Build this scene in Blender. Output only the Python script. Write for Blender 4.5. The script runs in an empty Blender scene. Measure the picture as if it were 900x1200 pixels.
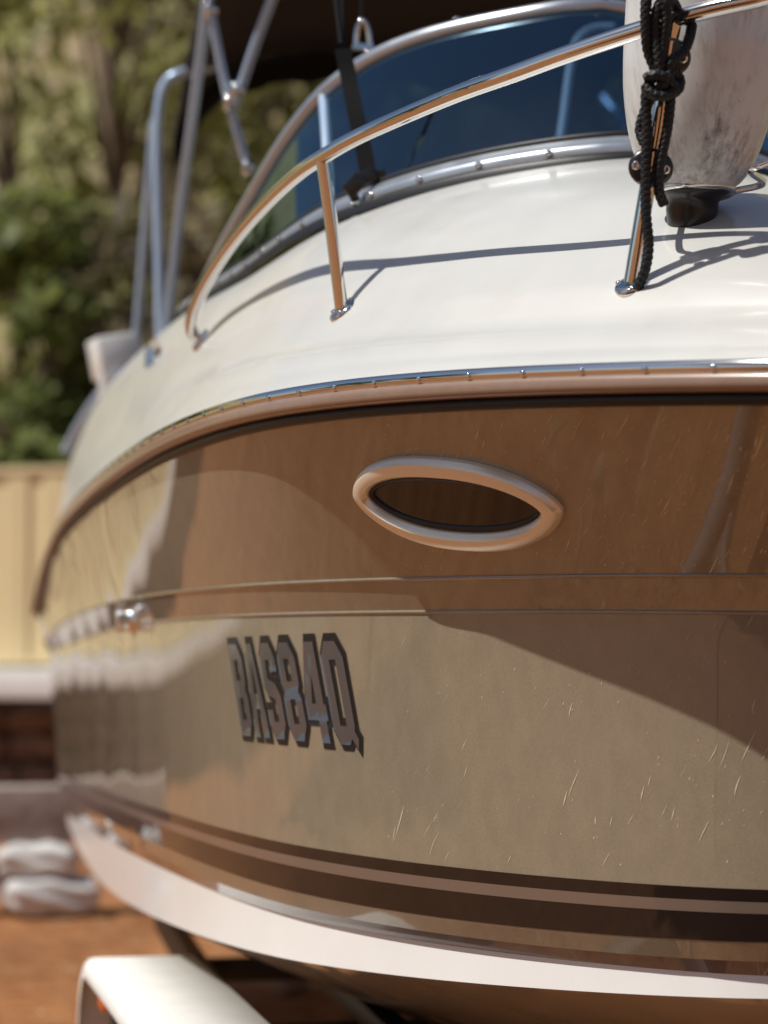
import bpy, bmesh, math, random
import numpy as np
from mathutils import Vector, Matrix, Quaternion
from mathutils.bvhtree import BVHTree

random.seed(7); rng = np.random.default_rng(7)
R_ = math.radians
scene = bpy.context.scene
COL = scene.collection

# ------------------------------------------------------------------ camera
FPX = 2567.0                        # focal length in pixels of a 1200 px tall frame
PSI = math.atan((450-5)/FPX)        # looking aft, turned a little to port
THE = math.atan(175/FPX)
CAM = Vector((-1.44, -3.22, 1.45))
FWD = Vector((math.sin(PSI)*math.cos(THE), math.cos(PSI)*math.cos(THE), math.sin(THE)))
RGT = Vector((math.cos(PSI), -math.sin(PSI), 0))
UPV = RGT.cross(FWD)
cd = bpy.data.cameras.new('camera'); cam = bpy.data.objects.new('camera', cd); COL.objects.link(cam)
cam.matrix_world = Matrix(((RGT.x, UPV.x, -FWD.x, CAM.x), (RGT.y, UPV.y, -FWD.y, CAM.y), (RGT.z, UPV.z, -FWD.z, CAM.z), (0, 0, 0, 1)))
cd.sensor_width = 36; cd.sensor_fit = 'AUTO'; cd.lens = FPX*36/1200
cd.clip_start = 0.05; cd.clip_end = 2000
cd.dof.use_dof = True; cd.dof.focus_distance = 4.2; cd.dof.aperture_fstop = 1.9
cd.dof.aperture_blades = 0
scene.camera = cam
scene.render.resolution_x = 768; scene.render.resolution_y = 1024

# ------------------------------------------------------------------ light
SUN_DIR = Vector((-0.555, -0.115, 0.825)).normalized()      # towards the sun
w = bpy.data.worlds.new('World'); scene.world = w; w.use_nodes = True
nt = w.node_tree; bg = nt.nodes['Background']
sky = nt.nodes.new('ShaderNodeTexSky'); sky.sky_type = 'NISHITA'; sky.sun_disc = False
sky.sun_elevation = math.asin(SUN_DIR.z); sky.sun_rotation = math.atan2(SUN_DIR.x, SUN_DIR.y)
sky.air_density = 1.0; sky.dust_density = 0.6; sky.ozone_density = 1.5
nt.links.new(sky.outputs[0], bg.inputs[0]); bg.inputs[1].default_value = 0.075
sd = bpy.data.lights.new('sun', 'SUN'); sun = bpy.data.objects.new('sun', sd); COL.objects.link(sun)
sd.energy = 5.0; sd.angle = R_(0.53); sd.color = (1.0, 0.965, 0.90)
sun.rotation_euler = SUN_DIR.to_track_quat('Z', 'Y').to_euler()
sun.location = (-8, -6, 12)
vs = scene.view_settings; vs.view_transform = 'Standard'; vs.look = 'None'; vs.exposure = -0.08; vs.gamma = 1.0
vs.use_curve_mapping = False

# ------------------------------------------------------------------ helpers
def pix(px, py, D):
    return CAM + D*(FWD + RGT*((px-450)/FPX) + UPV*((600-py)/FPX))
def proj(P):
    d = Vector(P)-CAM; D = d.dot(FWD)
    return 450+FPX*d.dot(RGT)/D, 600-FPX*d.dot(UPV)/D, D
def depth_xy(P): return (Vector(P)-CAM).dot(FWD)

def pchip(xs, ys):
    xs = np.asarray(xs, float); ys = np.asarray(ys, float)
    o = np.argsort(xs); xs = xs[o]; ys = ys[o]
    h = np.diff(xs); d = np.diff(ys)/h; n = len(xs); m = np.zeros(n)
    for i in range(1, n-1):
        if d[i-1]*d[i] > 0:
            w1 = 2*h[i]+h[i-1]; w2 = h[i]+2*h[i-1]; m[i] = (w1+w2)/(w1/d[i-1]+w2/d[i])
    m[0] = d[0]; m[-1] = d[-1]
    def f(x):
        x = np.asarray(x, float); i = np.clip(np.searchsorted(xs, x)-1, 0, n-2)
        t = (x-xs[i])/h[i]; t = np.clip(t, -3, 4)
        lin_lo = ys[0]+m[0]*(x-xs[0]); lin_hi = ys[-1]+m[-1]*(x-xs[-1])
        v = (2*t**3-3*t**2+1)*ys[i]+(t**3-2*t**2+t)*h[i]*m[i]+(-2*t**3+3*t**2)*ys[i+1]+(t**3-t**2)*h[i]*m[i+1]
        return np.where(x < xs[0], lin_lo, np.where(x > xs[-1], lin_hi, v))
    return f

def tag(o, label=None, cat=None, group=None, kind=None):
    if label: o['label'] = label
    if cat: o['category'] = cat
    if group: o['group'] = group
    if kind: o['kind'] = kind
    return o
def thing(name, label, cat, loc=(0, 0, 0), group=None):
    o = bpy.data.objects.new(name, None); COL.objects.link(o); o.location = loc
    o.empty_display_size = 0.1
    return tag(o, label, cat, group)

class MB:
    """collects vertices / faces in world coordinates, builds one mesh object"""
    def __init__(s): s.v = []; s.f = []; s.m = []; s.sm = []
    def add(s, vs, fs, mat=0, smooth=True):
        b = len(s.v); s.v += [tuple(p) for p in vs]
        for k, f in enumerate(fs):
            s.f.append([b+i for i in f]); s.m.append(mat if isinstance(mat, int) else mat[k]); s.sm.append(smooth)
        return s
    def grid(s, P, mat=0, cu=False, cv=False, smooth=True, flip=False):
        nu = len(P); nv = len(P[0]); vs = [p for r in P for p in r]; fs = []; ms = []
        for i in range(nu if cu else nu-1):
            for j in range(nv if cv else nv-1):
                a = i*nv+j; b = ((i+1) % nu)*nv+j; c = ((i+1) % nu)*nv+(j+1) % nv; d = i*nv+(j+1) % nv
                fs.append((a, d, c, b) if flip else (a, b, c, d)); ms.append(mat if isinstance(mat, int) else mat(i, j))
        return s.add(vs, fs, ms, smooth)
    def box(s, c, e, rot=None, mat=0):
        c = Vector(c); vs = []
        for x in (-1, 1):
            for y in (-1, 1):
                for z in (-1, 1):
                    p = Vector((x*e[0]/2, y*e[1]/2, z*e[2]/2))
                    if rot is not None: p = rot @ p
                    vs.append(c+p)
        return s.add(vs, [(0, 1, 3, 2), (4, 6, 7, 5), (0, 4, 5, 1), (2, 3, 7, 6), (0, 2, 6, 4), (1, 5, 7, 3)], mat, False)
    def tube(s, pts, r, seg=12, closed=False, cap=True, mat=0, braid=None):
        pts = [Vector(p) for p in pts]; n = len(pts); rings = []; nrm = None; acc = 0
        for i in range(n):
            a = pts[i-1] if (i > 0 or closed) else pts[i]; b = pts[(i+1) % n] if (i < n-1 or closed) else pts[i]
            t = (b-a).normalized()
            if nrm is None:
                nrm = t.cross(Vector((0.31, 0.2, 0.93)));
                if nrm.length < .1: nrm = t.cross(Vector((1, 0, 0)))
                nrm.normalize()
            nrm = (nrm-t*nrm.dot(t)).normalized(); bn = t.cross(nrm)
            rr = r[i] if isinstance(r, (list, tuple, np.ndarray)) else r
            if i: acc += (pts[i]-pts[i-1]).length
            ring = []
            for k in range(seg):
                ph = 2*math.pi*k/seg; q = rr
                if braid: q = rr*(1+braid[1]*(max(math.cos(4*ph+acc*braid[0]), math.cos(4*ph-acc*braid[0]))-.4))
                ring.append(pts[i]+nrm*(math.cos(ph)*q)+bn*(math.sin(ph)*q))
            rings.append(ring)
        s.grid(rings, mat, closed, True)
        if cap and not closed:
            b = len(s.v); s.v += [tuple(p) for p in rings[0]]; s.f.append(list(range(b, b+seg))[::-1]); s.m.append(mat); s.sm.append(False)
            b = len(s.v); s.v += [tuple(p) for p in rings[-1]]; s.f.append(list(range(b, b+seg))); s.m.append(mat); s.sm.append(False)
        return s
    def lathe(s, org, axis, prof, seg=24, mat=0, smooth=True):
        org = Vector(org); axis = Vector(axis).normalized(); a = axis.orthogonal().normalized(); b = axis.cross(a)
        return s.grid([[org+axis*h+(a*math.cos(2*math.pi*k/seg)+b*math.sin(2*math.pi*k/seg))*max(r, 1e-4) for k in range(seg)] for r, h in prof], mat, False, True, smooth)
    def build(s, name, mats, parent=None, bevel=0, sharp=None, merge=False):
        me = bpy.data.meshes.new(name); o = bpy.data.objects.new(name, me); COL.objects.link(o)
        org = Vector((0, 0, 0)) if parent is None else Vector(parent.matrix_world_loc) if hasattr(parent, 'matrix_world_loc') else wloc(parent)
        if parent is None and s.v:
            vv = np.array(s.v); org = Vector(((vv[:, 0].min()+vv[:, 0].max())/2, (vv[:, 1].min()+vv[:, 1].max())/2, vv[:, 2].min()))
            o.location = org
        me.from_pydata([(p[0]-org.x, p[1]-org.y, p[2]-org.z) for p in s.v], [], s.f)
        if parent is not None: o.parent = parent
        for m in (mats if isinstance(mats, (list, tuple)) else [mats]): me.materials.append(m)
        me.polygons.foreach_set('material_index', s.m); me.polygons.foreach_set('use_smooth', s.sm); me.update()
        if bevel:
            bm = bmesh.new(); bm.from_mesh(me)
            bmesh.ops.remove_doubles(bm, verts=bm.verts, dist=1e-5)
            es = [e for e in bm.edges if len(e.link_faces) == 2 and e.calc_face_angle(0) > R_(40)]
            bmesh.ops.bevel(bm, geom=es, offset=bevel, segments=2, profile=.5, affect='EDGES')
            for f in bm.faces: f.smooth = True
            bm.to_mesh(me); bm.free()
            me.set_sharp_from_angle(angle=R_(35))
        elif merge:
            bm = bmesh.new(); bm.from_mesh(me); bmesh.ops.remove_doubles(bm, verts=bm.verts, dist=1e-5); bm.to_mesh(me); bm.free()
            if sharp: me.set_sharp_from_angle(angle=R_(sharp))
        return o
def wloc(o):
    p = Vector(o.location); q = o.parent
    while q: p += q.location; q = q.parent
    return p
def cr(pts, n=8, closed=False):
    """Catmull-Rom resample"""
    P = [Vector(p) for p in pts]; out = []; m = len(P)
    for i in range(m if closed else m-1):
        p1 = P[i]; p2 = P[(i+1) % m]
        p0 = P[i-1] if (i > 0 or closed) else p1*2-p2
        p3 = P[(i+2) % m] if (i+2 < m or closed) else p2*2-p1
        for k in range(n):
            t = k/n
            out.append(.5*((2*p1)+(p2-p0)*t+(2*p0-5*p1+4*p2-p3)*t*t+(3*p1-p0-3*p2+p3)*t**3))
    if not closed: out.append(P[-1])
    return out

# ------------------------------------------------------------------ materials
def mat(name, col, rough=.5, metal=0, coat=0, coat_rough=.03, ior=1.5, coat_ior=1.5, noise=None, bump=None, spec=.5, var=None, rvar=None, sheen=0, trans=0):
    """noise=(scale, amount) mottles the colour, var=(colour2, scale, lo, hi) mixes another colour, bump=(scale, strength), rvar=(scale, amount) roughness smudges"""
    m = bpy.data.materials.new(name); m.use_nodes = True; nt = m.node_tree; N = nt.nodes; L = nt.links
    b = N['Principled BSDF']; b.inputs['Base Color'].default_value = (*col, 1); b.inputs['Roughness'].default_value = rough
    b.inputs['Metallic'].default_value = metal; b.inputs['Coat Weight'].default_value = coat; b.inputs['Coat Roughness'].default_value = coat_rough
    b.inputs['IOR'].default_value = ior; b.inputs['Coat IOR'].default_value = coat_ior; b.inputs['Specular IOR Level'].default_value = spec
    b.inputs['Sheen Weight'].default_value = sheen
    tc = N.new('ShaderNodeNewGeometry')
    src = None
    def nz(scale, det=5, ro=.55):
        n = N.new('ShaderNodeTexNoise'); n.inputs['Scale'].default_value = scale; n.inputs['Detail'].default_value = det; n.inputs['Roughness'].default_value = ro
        L.new(tc.outputs['Position'], n.inputs['Vector']); return n
    cur = None
    if var:
        n = nz(var[1]); mr = N.new('ShaderNodeMapRange'); mr.inputs[1].default_value = var[2]; mr.inputs[2].default_value = var[3]
        L.new(n.outputs['Fac'], mr.inputs[0]); mx = N.new('ShaderNodeMix'); mx.data_type = 'RGBA'
        mx.inputs[6].default_value = (*col, 1); mx.inputs[7].default_value = (*var[0], 1); L.new(mr.outputs[0], mx.inputs[0]); cur = mx.outputs[2]
    if noise:
        n = nz(noise[0]); mr = N.new('ShaderNodeMapRange'); mr.inputs[1].default_value = .25; mr.inputs[2].default_value = .75
        mr.inputs[3].default_value = 1-noise[1]; mr.inputs[4].default_value = 1+noise[1]; L.new(n.outputs['Fac'], mr.inputs[0])
        mx = N.new('ShaderNodeMix'); mx.data_type = 'RGBA'; mx.blend_type = 'MULTIPLY'; mx.inputs[0].default_value = 1
        if cur: L.new(cur, mx.inputs[6])
        else: mx.inputs[6].default_value = (*col, 1)
        cb = N.new('ShaderNodeCombineColor'); [L.new(mr.outputs[0], cb.inputs[k]) for k in range(3)]
        L.new(cb.outputs[0], mx.inputs[7]); cur = mx.outputs[2]
    if cur: L.new(cur, b.inputs['Base Color'])
    if rvar:
        n = nz(rvar[0]); mr = N.new('ShaderNodeMapRange'); mr.inputs[1].default_value = .3; mr.inputs[2].default_value = .7
        mr.inputs[3].default_value = max(0, rough-rvar[1]); mr.inputs[4].default_value = rough+rvar[1]; L.new(n.outputs['Fac'], mr.inputs[0]); L.new(mr.outputs[0], b.inputs['Roughness'])
    if bump:
        n = nz(bump[0]); bp = N.new('ShaderNodeBump'); bp.inputs['Strength'].default_value = bump[1]; bp.inputs['Distance'].default_value = bump[2] if len(bump) > 2 else .01
        L.new(n.outputs['Fac'], bp.inputs['Height']); L.new(bp.outputs[0], b.inputs['Normal'])
        if coat: L.new(bp.outputs[0], b.inputs['Coat Normal'])
    return m

M = {}
M['hull'] = mat('taupe_metallic_gelcoat', (.258, .216, .150), .36, .15, 1.0, .012, 1.5, 1.75, noise=(240, .12))
def hull_ripple(m):
    # faint orange-peel and mould waviness of the clear coat, mottled chalking of the paint
    nt = m.node_tree; N = nt.nodes; L = nt.links; b = N['Principled BSDF']; g = N.new('ShaderNodeNewGeometry')
    def nz(sc, det, mp=None):
        n = N.new('ShaderNodeTexNoise'); n.inputs['Scale'].default_value = sc; n.inputs['Detail'].default_value = det
        if mp: q = N.new('ShaderNodeMapping'); q.inputs['Scale'].default_value = mp; q.inputs['Rotation'].default_value = (0, R_(28), 0); L.new(g.outputs['Position'], q.inputs['Vector']); L.new(q.outputs[0], n.inputs['Vector'])
        else: L.new(g.outputs['Position'], n.inputs['Vector'])
        return n
    b1 = N.new('ShaderNodeBump'); b1.inputs['Strength'].default_value = .5; b1.inputs['Distance'].default_value = .022; L.new(nz(2.4, 0).outputs['Fac'], b1.inputs['Height'])
    b2 = N.new('ShaderNodeBump'); b2.inputs['Strength'].default_value = .06; b2.inputs['Distance'].default_value = .0008; L.new(nz(30, 2).outputs['Fac'], b2.inputs['Height']); L.new(b1.outputs[0], b2.inputs['Normal'])
    L.new(b2.outputs[0], b.inputs['Coat Normal'])
    src = b.inputs['Base Color'].links[0].from_socket
    r = N.new('ShaderNodeMapRange'); r.inputs[1].default_value = .3; r.inputs[2].default_value = .7; r.inputs[3].default_value = .93; r.inputs[4].default_value = 1.07; L.new(nz(26, 6, (1, 1, .5)).outputs['Fac'], r.inputs[0])
    cb = N.new('ShaderNodeCombineColor'); [L.new(r.outputs[0], cb.inputs[k]) for k in range(3)]
    mx = N.new('ShaderNodeMix'); mx.data_type = 'RGBA'; mx.blend_type = 'MULTIPLY'; mx.inputs[0].default_value = 1; L.new(src, mx.inputs[6]); L.new(cb.outputs[0], mx.inputs[7]); L.new(mx.outputs[2], b.inputs['Base Color'])
    r2 = N.new('ShaderNodeMapRange'); r2.inputs[1].default_value = .45; r2.inputs[2].default_value = .75; r2.inputs[3].default_value = .012; r2.inputs[4].default_value = .07; L.new(nz(9, 6, (1, 1, .4)).outputs['Fac'], r2.inputs[0]); L.new(r2.outputs[0], b.inputs['Coat Roughness'])
hull_ripple(M['hull'])
M['stripe'] = mat('dark_brown_vinyl', (.012, .006, .004), .4, 0, 1, .015, 1.4, 1.5, spec=.3)
M['silverline'] = mat('bronze_line_vinyl', (.22, .165, .13), .3, .4, .8, .04)
M['chine'] = mat('shade_toned_chine_gelcoat', (.13, .085, .068), .34, .1, 1.0, .02, 1.5, 1.6)  # shade on the downward-facing chine is put into this darker brown
M['boot'] = mat('white_gelcoat', (.80, .79, .765), .35, 0, .5, .08, noise=(7, .03))
M['bottom'] = mat('hull_bottom_gelcoat', (.46, .38, .28), .22, 0, .8, .05, noise=(5, .1))
M['deck'] = mat('ivory_deck_gelcoat', (.58, .575, .545), .38, 0, .5, .12, var=((.55, .525, .475), 5, .58, .8), noise=(3.5, .03), rvar=(6, .08), bump=(2.2, .05, .02))
M['chrome'] = mat('polished_stainless', (.78, .76, .73), .07, 1, rvar=(9, .03))
M['ring'] = mat('warm_satin_stainless', (.90, .83, .68), .30, .45)
M['alu'] = mat('anodised_aluminium', (.50, .53, .57), .34, .75, rvar=(12, .06))
M['railvinyl'] = mat('taupe_vinyl_rail', (.27, .175, .125), .32, 0, .5, .1, noise=(30, .08))
M['black'] = mat('black_rubber', (.012, .012, .013), .45, noise=(60, .2))
M['blackplastic'] = mat('black_plastic', (.014, .013, .013), .28)
M['fabric'] = mat('dark_brown_canvas', (.026, .019, .016), .85, noise=(40, .2), bump=(300, .4, .002))
M['fabric_black'] = mat('black_canvas', (.008, .008, .009), .9)
M['web'] = mat('black_webbing', (.006, .006, .007), .8, spec=.15, bump=(500, .5, .002))
M['rope'] = mat('black_braided_rope', (.010, .010, .011), .55, spec=.35)
M['polealu'] = mat('satin_pole_aluminium', (.44, .57, .74), .38, .4)
M['letterface'] = mat('grey_mirror_vinyl', (.085, .078, .08), .28, .3, .6, .03)
M['letterblack'] = mat('black_vinyl', (.009, .008, .008), .45, 0, .15, .03, spec=.3)
M['white_guard'] = mat('white_painted_steel', (.78, .77, .73), .6, 0, 0, .1, noise=(8, .05), spec=.25)
M['tyre'] = mat('tyre_rubber', (.02, .02, .021), .75, noise=(30, .25))
M['rim'] = mat('galvanised_rim', (.55, .55, .55), .35, .8)
M['trailer'] = mat('black_painted_steel', (.018, .018, .019), .5, 0, noise=(15, .3))
M['rust'] = mat('dusty_red_oxide_steel', (.24, .115, .055), .95, noise=(18, .35), spec=.1)
M['orange'] = mat('amber_reflector', (.8, .14, .02), .2, 0, 1)
M['seat'] = mat('cream_vinyl', (.62, .58, .50), .45)
M['dash'] = mat('dark_dashboard', (.03, .035, .045), .5)
M['fence'] = mat('cream_painted_steel', (.68, .55, .31), .42, 0, .2, .2, noise=(1.3, .05))
M['concrete'] = mat('white_concrete', (.74, .73, .70), .8, noise=(4, .08), bump=(30, .3, .01))
M['rock'] = mat('brown_rock', (.15, .10, .075), .9, var=((.26, .20, .17), 3.0, .45, .7), noise=(9, .3), bump=(8, .8, .03))
M['timber'] = mat('weathered_timber', (.36, .29, .255), .85, noise=(14, .25), bump=(25, .5, .01))
M['sack'] = mat('white_woven_sack', (.62, .60, .58), .7, noise=(10, .12), bump=(40, .4, .01))
M['pale_bark'] = mat('smooth_pale_gum_bark', (.40, .27, .17), .85, noise=(5, .2))
M['bark'] = mat('grey_brown_bark', (.20, .14, .10), .9, noise=(9, .35), bump=(14, .8, .03))

# worn aluminium / pvc fender skin
def fender_mat():
    m = mat('worn_white_fender_vinyl', (.62, .62, .61), .36, 0, .25, .2)
    nt = m.node_tree; N = nt.nodes; L = nt.links; b = N['Principled BSDF']; g = N.new('ShaderNodeNewGeometry')
    mp = N.new('ShaderNodeMapping'); mp.inputs['Scale'].default_value = (60, 60, 4); L.new(g.outputs['Position'], mp.inputs['Vector'])
    n1 = N.new('ShaderNodeTexNoise'); n1.inputs['Scale'].default_value = 1; n1.inputs['Detail'].default_value = 8; n1.inputs['Roughness'].default_value = .7; L.new(mp.outputs[0], n1.inputs['Vector'])
    n2 = N.new('ShaderNodeTexNoise'); n2.inputs['Scale'].default_value = 9; n2.inputs['Detail'].default_value = 6; L.new(g.outputs['Position'], n2.inputs['Vector'])
    r1 = N.new('ShaderNodeMapRange'); r1.inputs[1].default_value = .42; r1.inputs[2].default_value = .66; L.new(n1.outputs['Fac'], r1.inputs[0])
    r2 = N.new('ShaderNodeMapRange'); r2.inputs[1].default_value = .42; r2.inputs[2].default_value = .66; L.new(n2.outputs['Fac'], r2.inputs[0])
    mu = N.new('ShaderNodeMath'); mu.operation = 'MULTIPLY'; L.new(r1.outputs[0], mu.inputs[0]); L.new(r2.outputs[0], mu.inputs[1])
    mx = N.new('ShaderNodeMix'); mx.data_type = 'RGBA'; mx.inputs[6].default_value = (.62, .62, .61, 1); mx.inputs[7].default_value = (.20, .19, .175, 1); L.new(mu.outputs[0], mx.inputs[0])
    n3 = N.new('ShaderNodeTexNoise'); n3.inputs['Scale'].default_value = 1; n3.inputs['Detail'].default_value = 3
    mp3 = N.new('ShaderNodeMapping'); mp3.inputs['Scale'].default_value = (240, 240, 2.2); L.new(g.outputs['Position'], mp3.inputs['Vector']); L.new(mp3.outputs[0], n3.inputs['Vector'])
    r3 = N.new('ShaderNodeMapRange'); r3.inputs[1].default_value = .70; r3.inputs[2].default_value = .76; L.new(n3.outputs['Fac'], r3.inputs[0])
    m2 = N.new('ShaderNodeMix'); m2.data_type = 'RGBA'; L.new(r3.outputs[0], m2.inputs[0]); L.new(mx.outputs[2], m2.inputs[6]); m2.inputs[7].default_value = (.09, .08, .07, 1)
    L.new(m2.outputs[2], b.inputs['Base Color'])
    return m
M['fender'] = fender_mat()

def glass_mat(name, tint, refl_ior, rough=0.0):
    m = bpy.data.materials.new(name); m.use_nodes = True; nt = m.node_tree; N = nt.nodes; L = nt.links
    N.remove(N['Principled BSDF']); out = N['Material Output']
    t = N.new('ShaderNodeBsdfTransparent'); t.inputs[0].default_value = (*tint, 1)
    g = N.new('ShaderNodeBsdfGlossy'); g.inputs['Roughness'].default_value = rough; g.inputs[0].default_value = (.60, .84, 1, 1)
    fr = N.new('ShaderNodeFresnel'); fr.inputs[0].default_value = refl_ior
    mx = N.new('ShaderNodeMixShader'); gg = N.new('ShaderNodeNewGeometry'); mi = N.new('ShaderNodeMix'); mi.inputs[2].default_value = refl_ior; mi.inputs[3].default_value = 1/refl_ior; L.new(gg.outputs['Backfacing'], mi.inputs[0]); L.new(mi.outputs[0], fr.inputs[0]); L.new(fr.outputs[0], mx.inputs[0]); L.new(t.outputs[0], mx.inputs[1]); L.new(g.outputs[0], mx.inputs[2]); L.new(mx.outputs[0], out.inputs[0])
    return m
M['glass'] = glass_mat('tinted_windshield_glass', (.10, .18, .30), 2.3)
M['porthole_glass'] = mat('smoked_acrylic', (.012, .010, .010), .04, 0, 0, spec=.6)

def ground_mat():
    m = bpy.data.materials.new('red_dirt'); m.use_nodes = True; nt = m.node_tree; N = nt.nodes; L = nt.links; b = N['Principled BSDF']
    b.inputs['Roughness'].default_value = .95; b.inputs['Specular IOR Level'].default_value = .15
    g = N.new('ShaderNodeNewGeometry')
    def nz(s, d=6, ro=.6):
        n = N.new('ShaderNodeTexNoise'); n.inputs['Scale'].default_value = s; n.inputs['Detail'].default_value = d; n.inputs['Roughness'].default_value = ro; L.new(g.outputs['Position'], n.inputs['Vector']); return n
    big = nz(.9); mid = nz(7); fine = nz(60, 4, .7)
    def ramp(n, stops):
        r = N.new('ShaderNodeValToRGB'); L.new(n.outputs['Fac'], r.inputs[0]); e = r.color_ramp.elements
        while len(e) < len(stops): e.new(.5)
        for q, (p, c) in zip(e, stops): q.position = p; q.color = (*c, 1)
        return r
    a = ramp(mid, [(.3, (.25, .10, .04)), (.5, (.40, .18, .075)), (.72, (.49, .255, .12))])
    c = ramp(fine, [(.3, (.45, .42, .40)), (.55, (1, 1, 1)), (.75, (1.25, 1.22, 1.15))])
    mx = N.new('ShaderNodeMix'); mx.data_type = 'RGBA'; mx.blend_type = 'MULTIPLY'; mx.inputs[0].default_value = 1; L.new(a.outputs[0], mx.inputs[6]); L.new(c.outputs[0], mx.inputs[7])
    d = ramp(big, [(.35, (.78, .74, .72)), (.65, (1.1, 1.08, 1.05))])
    m2 = N.new('ShaderNodeMix'); m2.data_type = 'RGBA'; m2.blend_type = 'MULTIPLY'; m2.inputs[0].default_value = 1; L.new(mx.outputs[2], m2.inputs[6]); L.new(d.outputs[0], m2.inputs[7])
    L.new(m2.outputs[2], b.inputs['Base Color'])
    bp = N.new('ShaderNodeBump'); bp.inputs['Strength'].default_value = .7; bp.inputs['Distance'].default_value = .02; L.new(fine.outputs['Fac'], bp.inputs['Height']); L.new(bp.outputs[0], b.inputs['Normal'])
    return m
M['ground'] = ground_mat()
M['bank'] = mat('dry_bush_bank', (.31, .23, .135), .95, var=((.29, .275, .11), .55, .38, .56), noise=(1.6, .45), bump=(3, 1, .2))

def leaf_mat(name, c1, c2):
    m = bpy.data.materials.new(name); m.use_nodes = True; nt = m.node_tree; N = nt.nodes; L = nt.links; b = N['Principled BSDF']
    b.inputs['Roughness'].default_value = .5; b.inputs['Specular IOR Level'].default_value = .3
    g = N.new('ShaderNodeNewGeometry'); n = N.new('ShaderNodeTexNoise'); n.inputs['Scale'].default_value = 1.1; n.inputs['Detail'].default_value = 3; L.new(g.outputs['Position'], n.inputs['Vector'])
    ad = N.new('ShaderNodeMath'); ad.operation = 'MULTIPLY_ADD'; ad.inputs[1].default_value = .5; L.new(g.outputs['Random Per Island'], ad.inputs[0]); L.new(n.outputs['Fac'], ad.inputs[2])
    mr = N.new('ShaderNodeMapRange'); mr.inputs[1].default_value = .4; mr.inputs[2].default_value = 1.1; L.new(ad.outputs[0], mr.inputs[0])
    mx = N.new('ShaderNodeMix'); mx.data_type = 'RGBA'; mx.inputs[6].default_value = (*c1, 1); mx.inputs[7].default_value = (*c2, 1); L.new(mr.outputs[0], mx.inputs[0]); L.new(mx.outputs[2], b.inputs['Base Color'])
    tr = N.new('ShaderNodeBsdfTranslucent'); L.new(mx.outputs[2], tr.inputs[0]); ms = N.new('ShaderNodeMixShader'); ms.inputs[0].default_value = .5
    L.new(b.outputs[0], ms.inputs[1]); L.new(tr.outputs[0], ms.inputs[2]); L.new(ms.outputs[0], N['Material Output'].inputs[0])
    return m
M['leaf_a'] = leaf_mat('olive_foliage', (.20, .195, .055), (.38, .36, .12))
M['leaf_b'] = leaf_mat('green_foliage', (.12, .15, .04), (.27, .30, .09))
M['leaf_c'] = leaf_mat('brown_scrub_foliage', (.13, .095, .055), (.23, .185, .10))

# ------------------------------------------------------------------ ground and hillside
gb = MB(); gx = [-80, -30, -14, -8, -4, 0, 4, 10, 30, 80]; gy = [-60, -20, -8, -4, 0, 4, 8, 12, 16, 20, 30, 60]
gb.grid([[(x, y, 0) for y in gy] for x in gx], flip=True)
o = gb.build('ground', M['ground']); tag(o, kind='structure')
FX = 17.2     # depth of the terrace edge
TA = R_(26); TO = pix(30, 775, 19.6); TO.z = 0
E1 = Vector((math.cos(TA), -math.sin(TA), 0)); E2 = Vector((math.sin(TA), math.cos(TA), 0))
def ter(u, v, z=0): return TO+E1*u+E2*v+Vector((0, 0, z))
def hillz(v, u=0):
    t = max(0, (v-5.5)/10); return 1.36+21*(1-math.exp(-t*t*1.2))
hb = MB(); P = []
for u in np.linspace(-60, 50, 71):
    row = []
    for v in list(np.linspace(.55, 6, 6))+list(np.linspace(7, 45, 32)):
        row.append(ter(u, v, hillz(v)+(.5*math.sin(u*.35+v*.2)+.35*math.sin(u*.9+2)*math.cos(v*.5))*min(1, max(0, (v-4)/6))))
    P.append(row)
hb.grid(P, flip=True)
o = hb.build('hillside', M['bank']); tag(o, kind='structure')
hb = MB(); P = []
for x in np.linspace(-60, 70, 60):
    row = []
    for q in np.linspace(0, 1, 18):
        y = -13-40*q+.8*math.sin(x*.3); row.append((x, y, -.05+9*(1-math.exp(-(q*4)**1.6*.6))+.25*math.sin(x*.8)*min(1, q*6)*math.sin(y*.7)))
    P.append(row)
hb.grid(P)
o = hb.build('added_embankment', M['ground']); tag(o, kind='structure')  # unseen dirt bank added so the hull reflects an even brown

# ------------------------------------------------------------------ boat surfaces
LB = 6.8
bR = pchip([0, .012, .05, .15, .3, .5, .7, .9, 1.2, 1.6, 2.1, 3.0, 4.2, 5.5, 6.8],
           [0, .055, .128, .25, .39, .548, .682, .79, .912, 1.008, 1.082, 1.155, 1.206, 1.25, 1.29])
# smooth the plan a little so that reflections flow
_L = np.linspace(0, LB, 681)
_b = np.sqrt(np.maximum(0, bR(_L)**2))
k = np.hanning(41); k /= k.sum(); _bp = np.concatenate([_b[0]-(_b[1:21][::-1]-_b[0]), _b, _b[-1]+(_b[-1]-_b[-21:-1][::-1])]); _bs = np.convolve(_bp, k, 'valid')
wgt = np.clip((_L-.1)/.3, 0, 1); _b = _b*(1-wgt)+_bs*wgt
def b_of(L): return np.interp(L, _L, _b)

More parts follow.
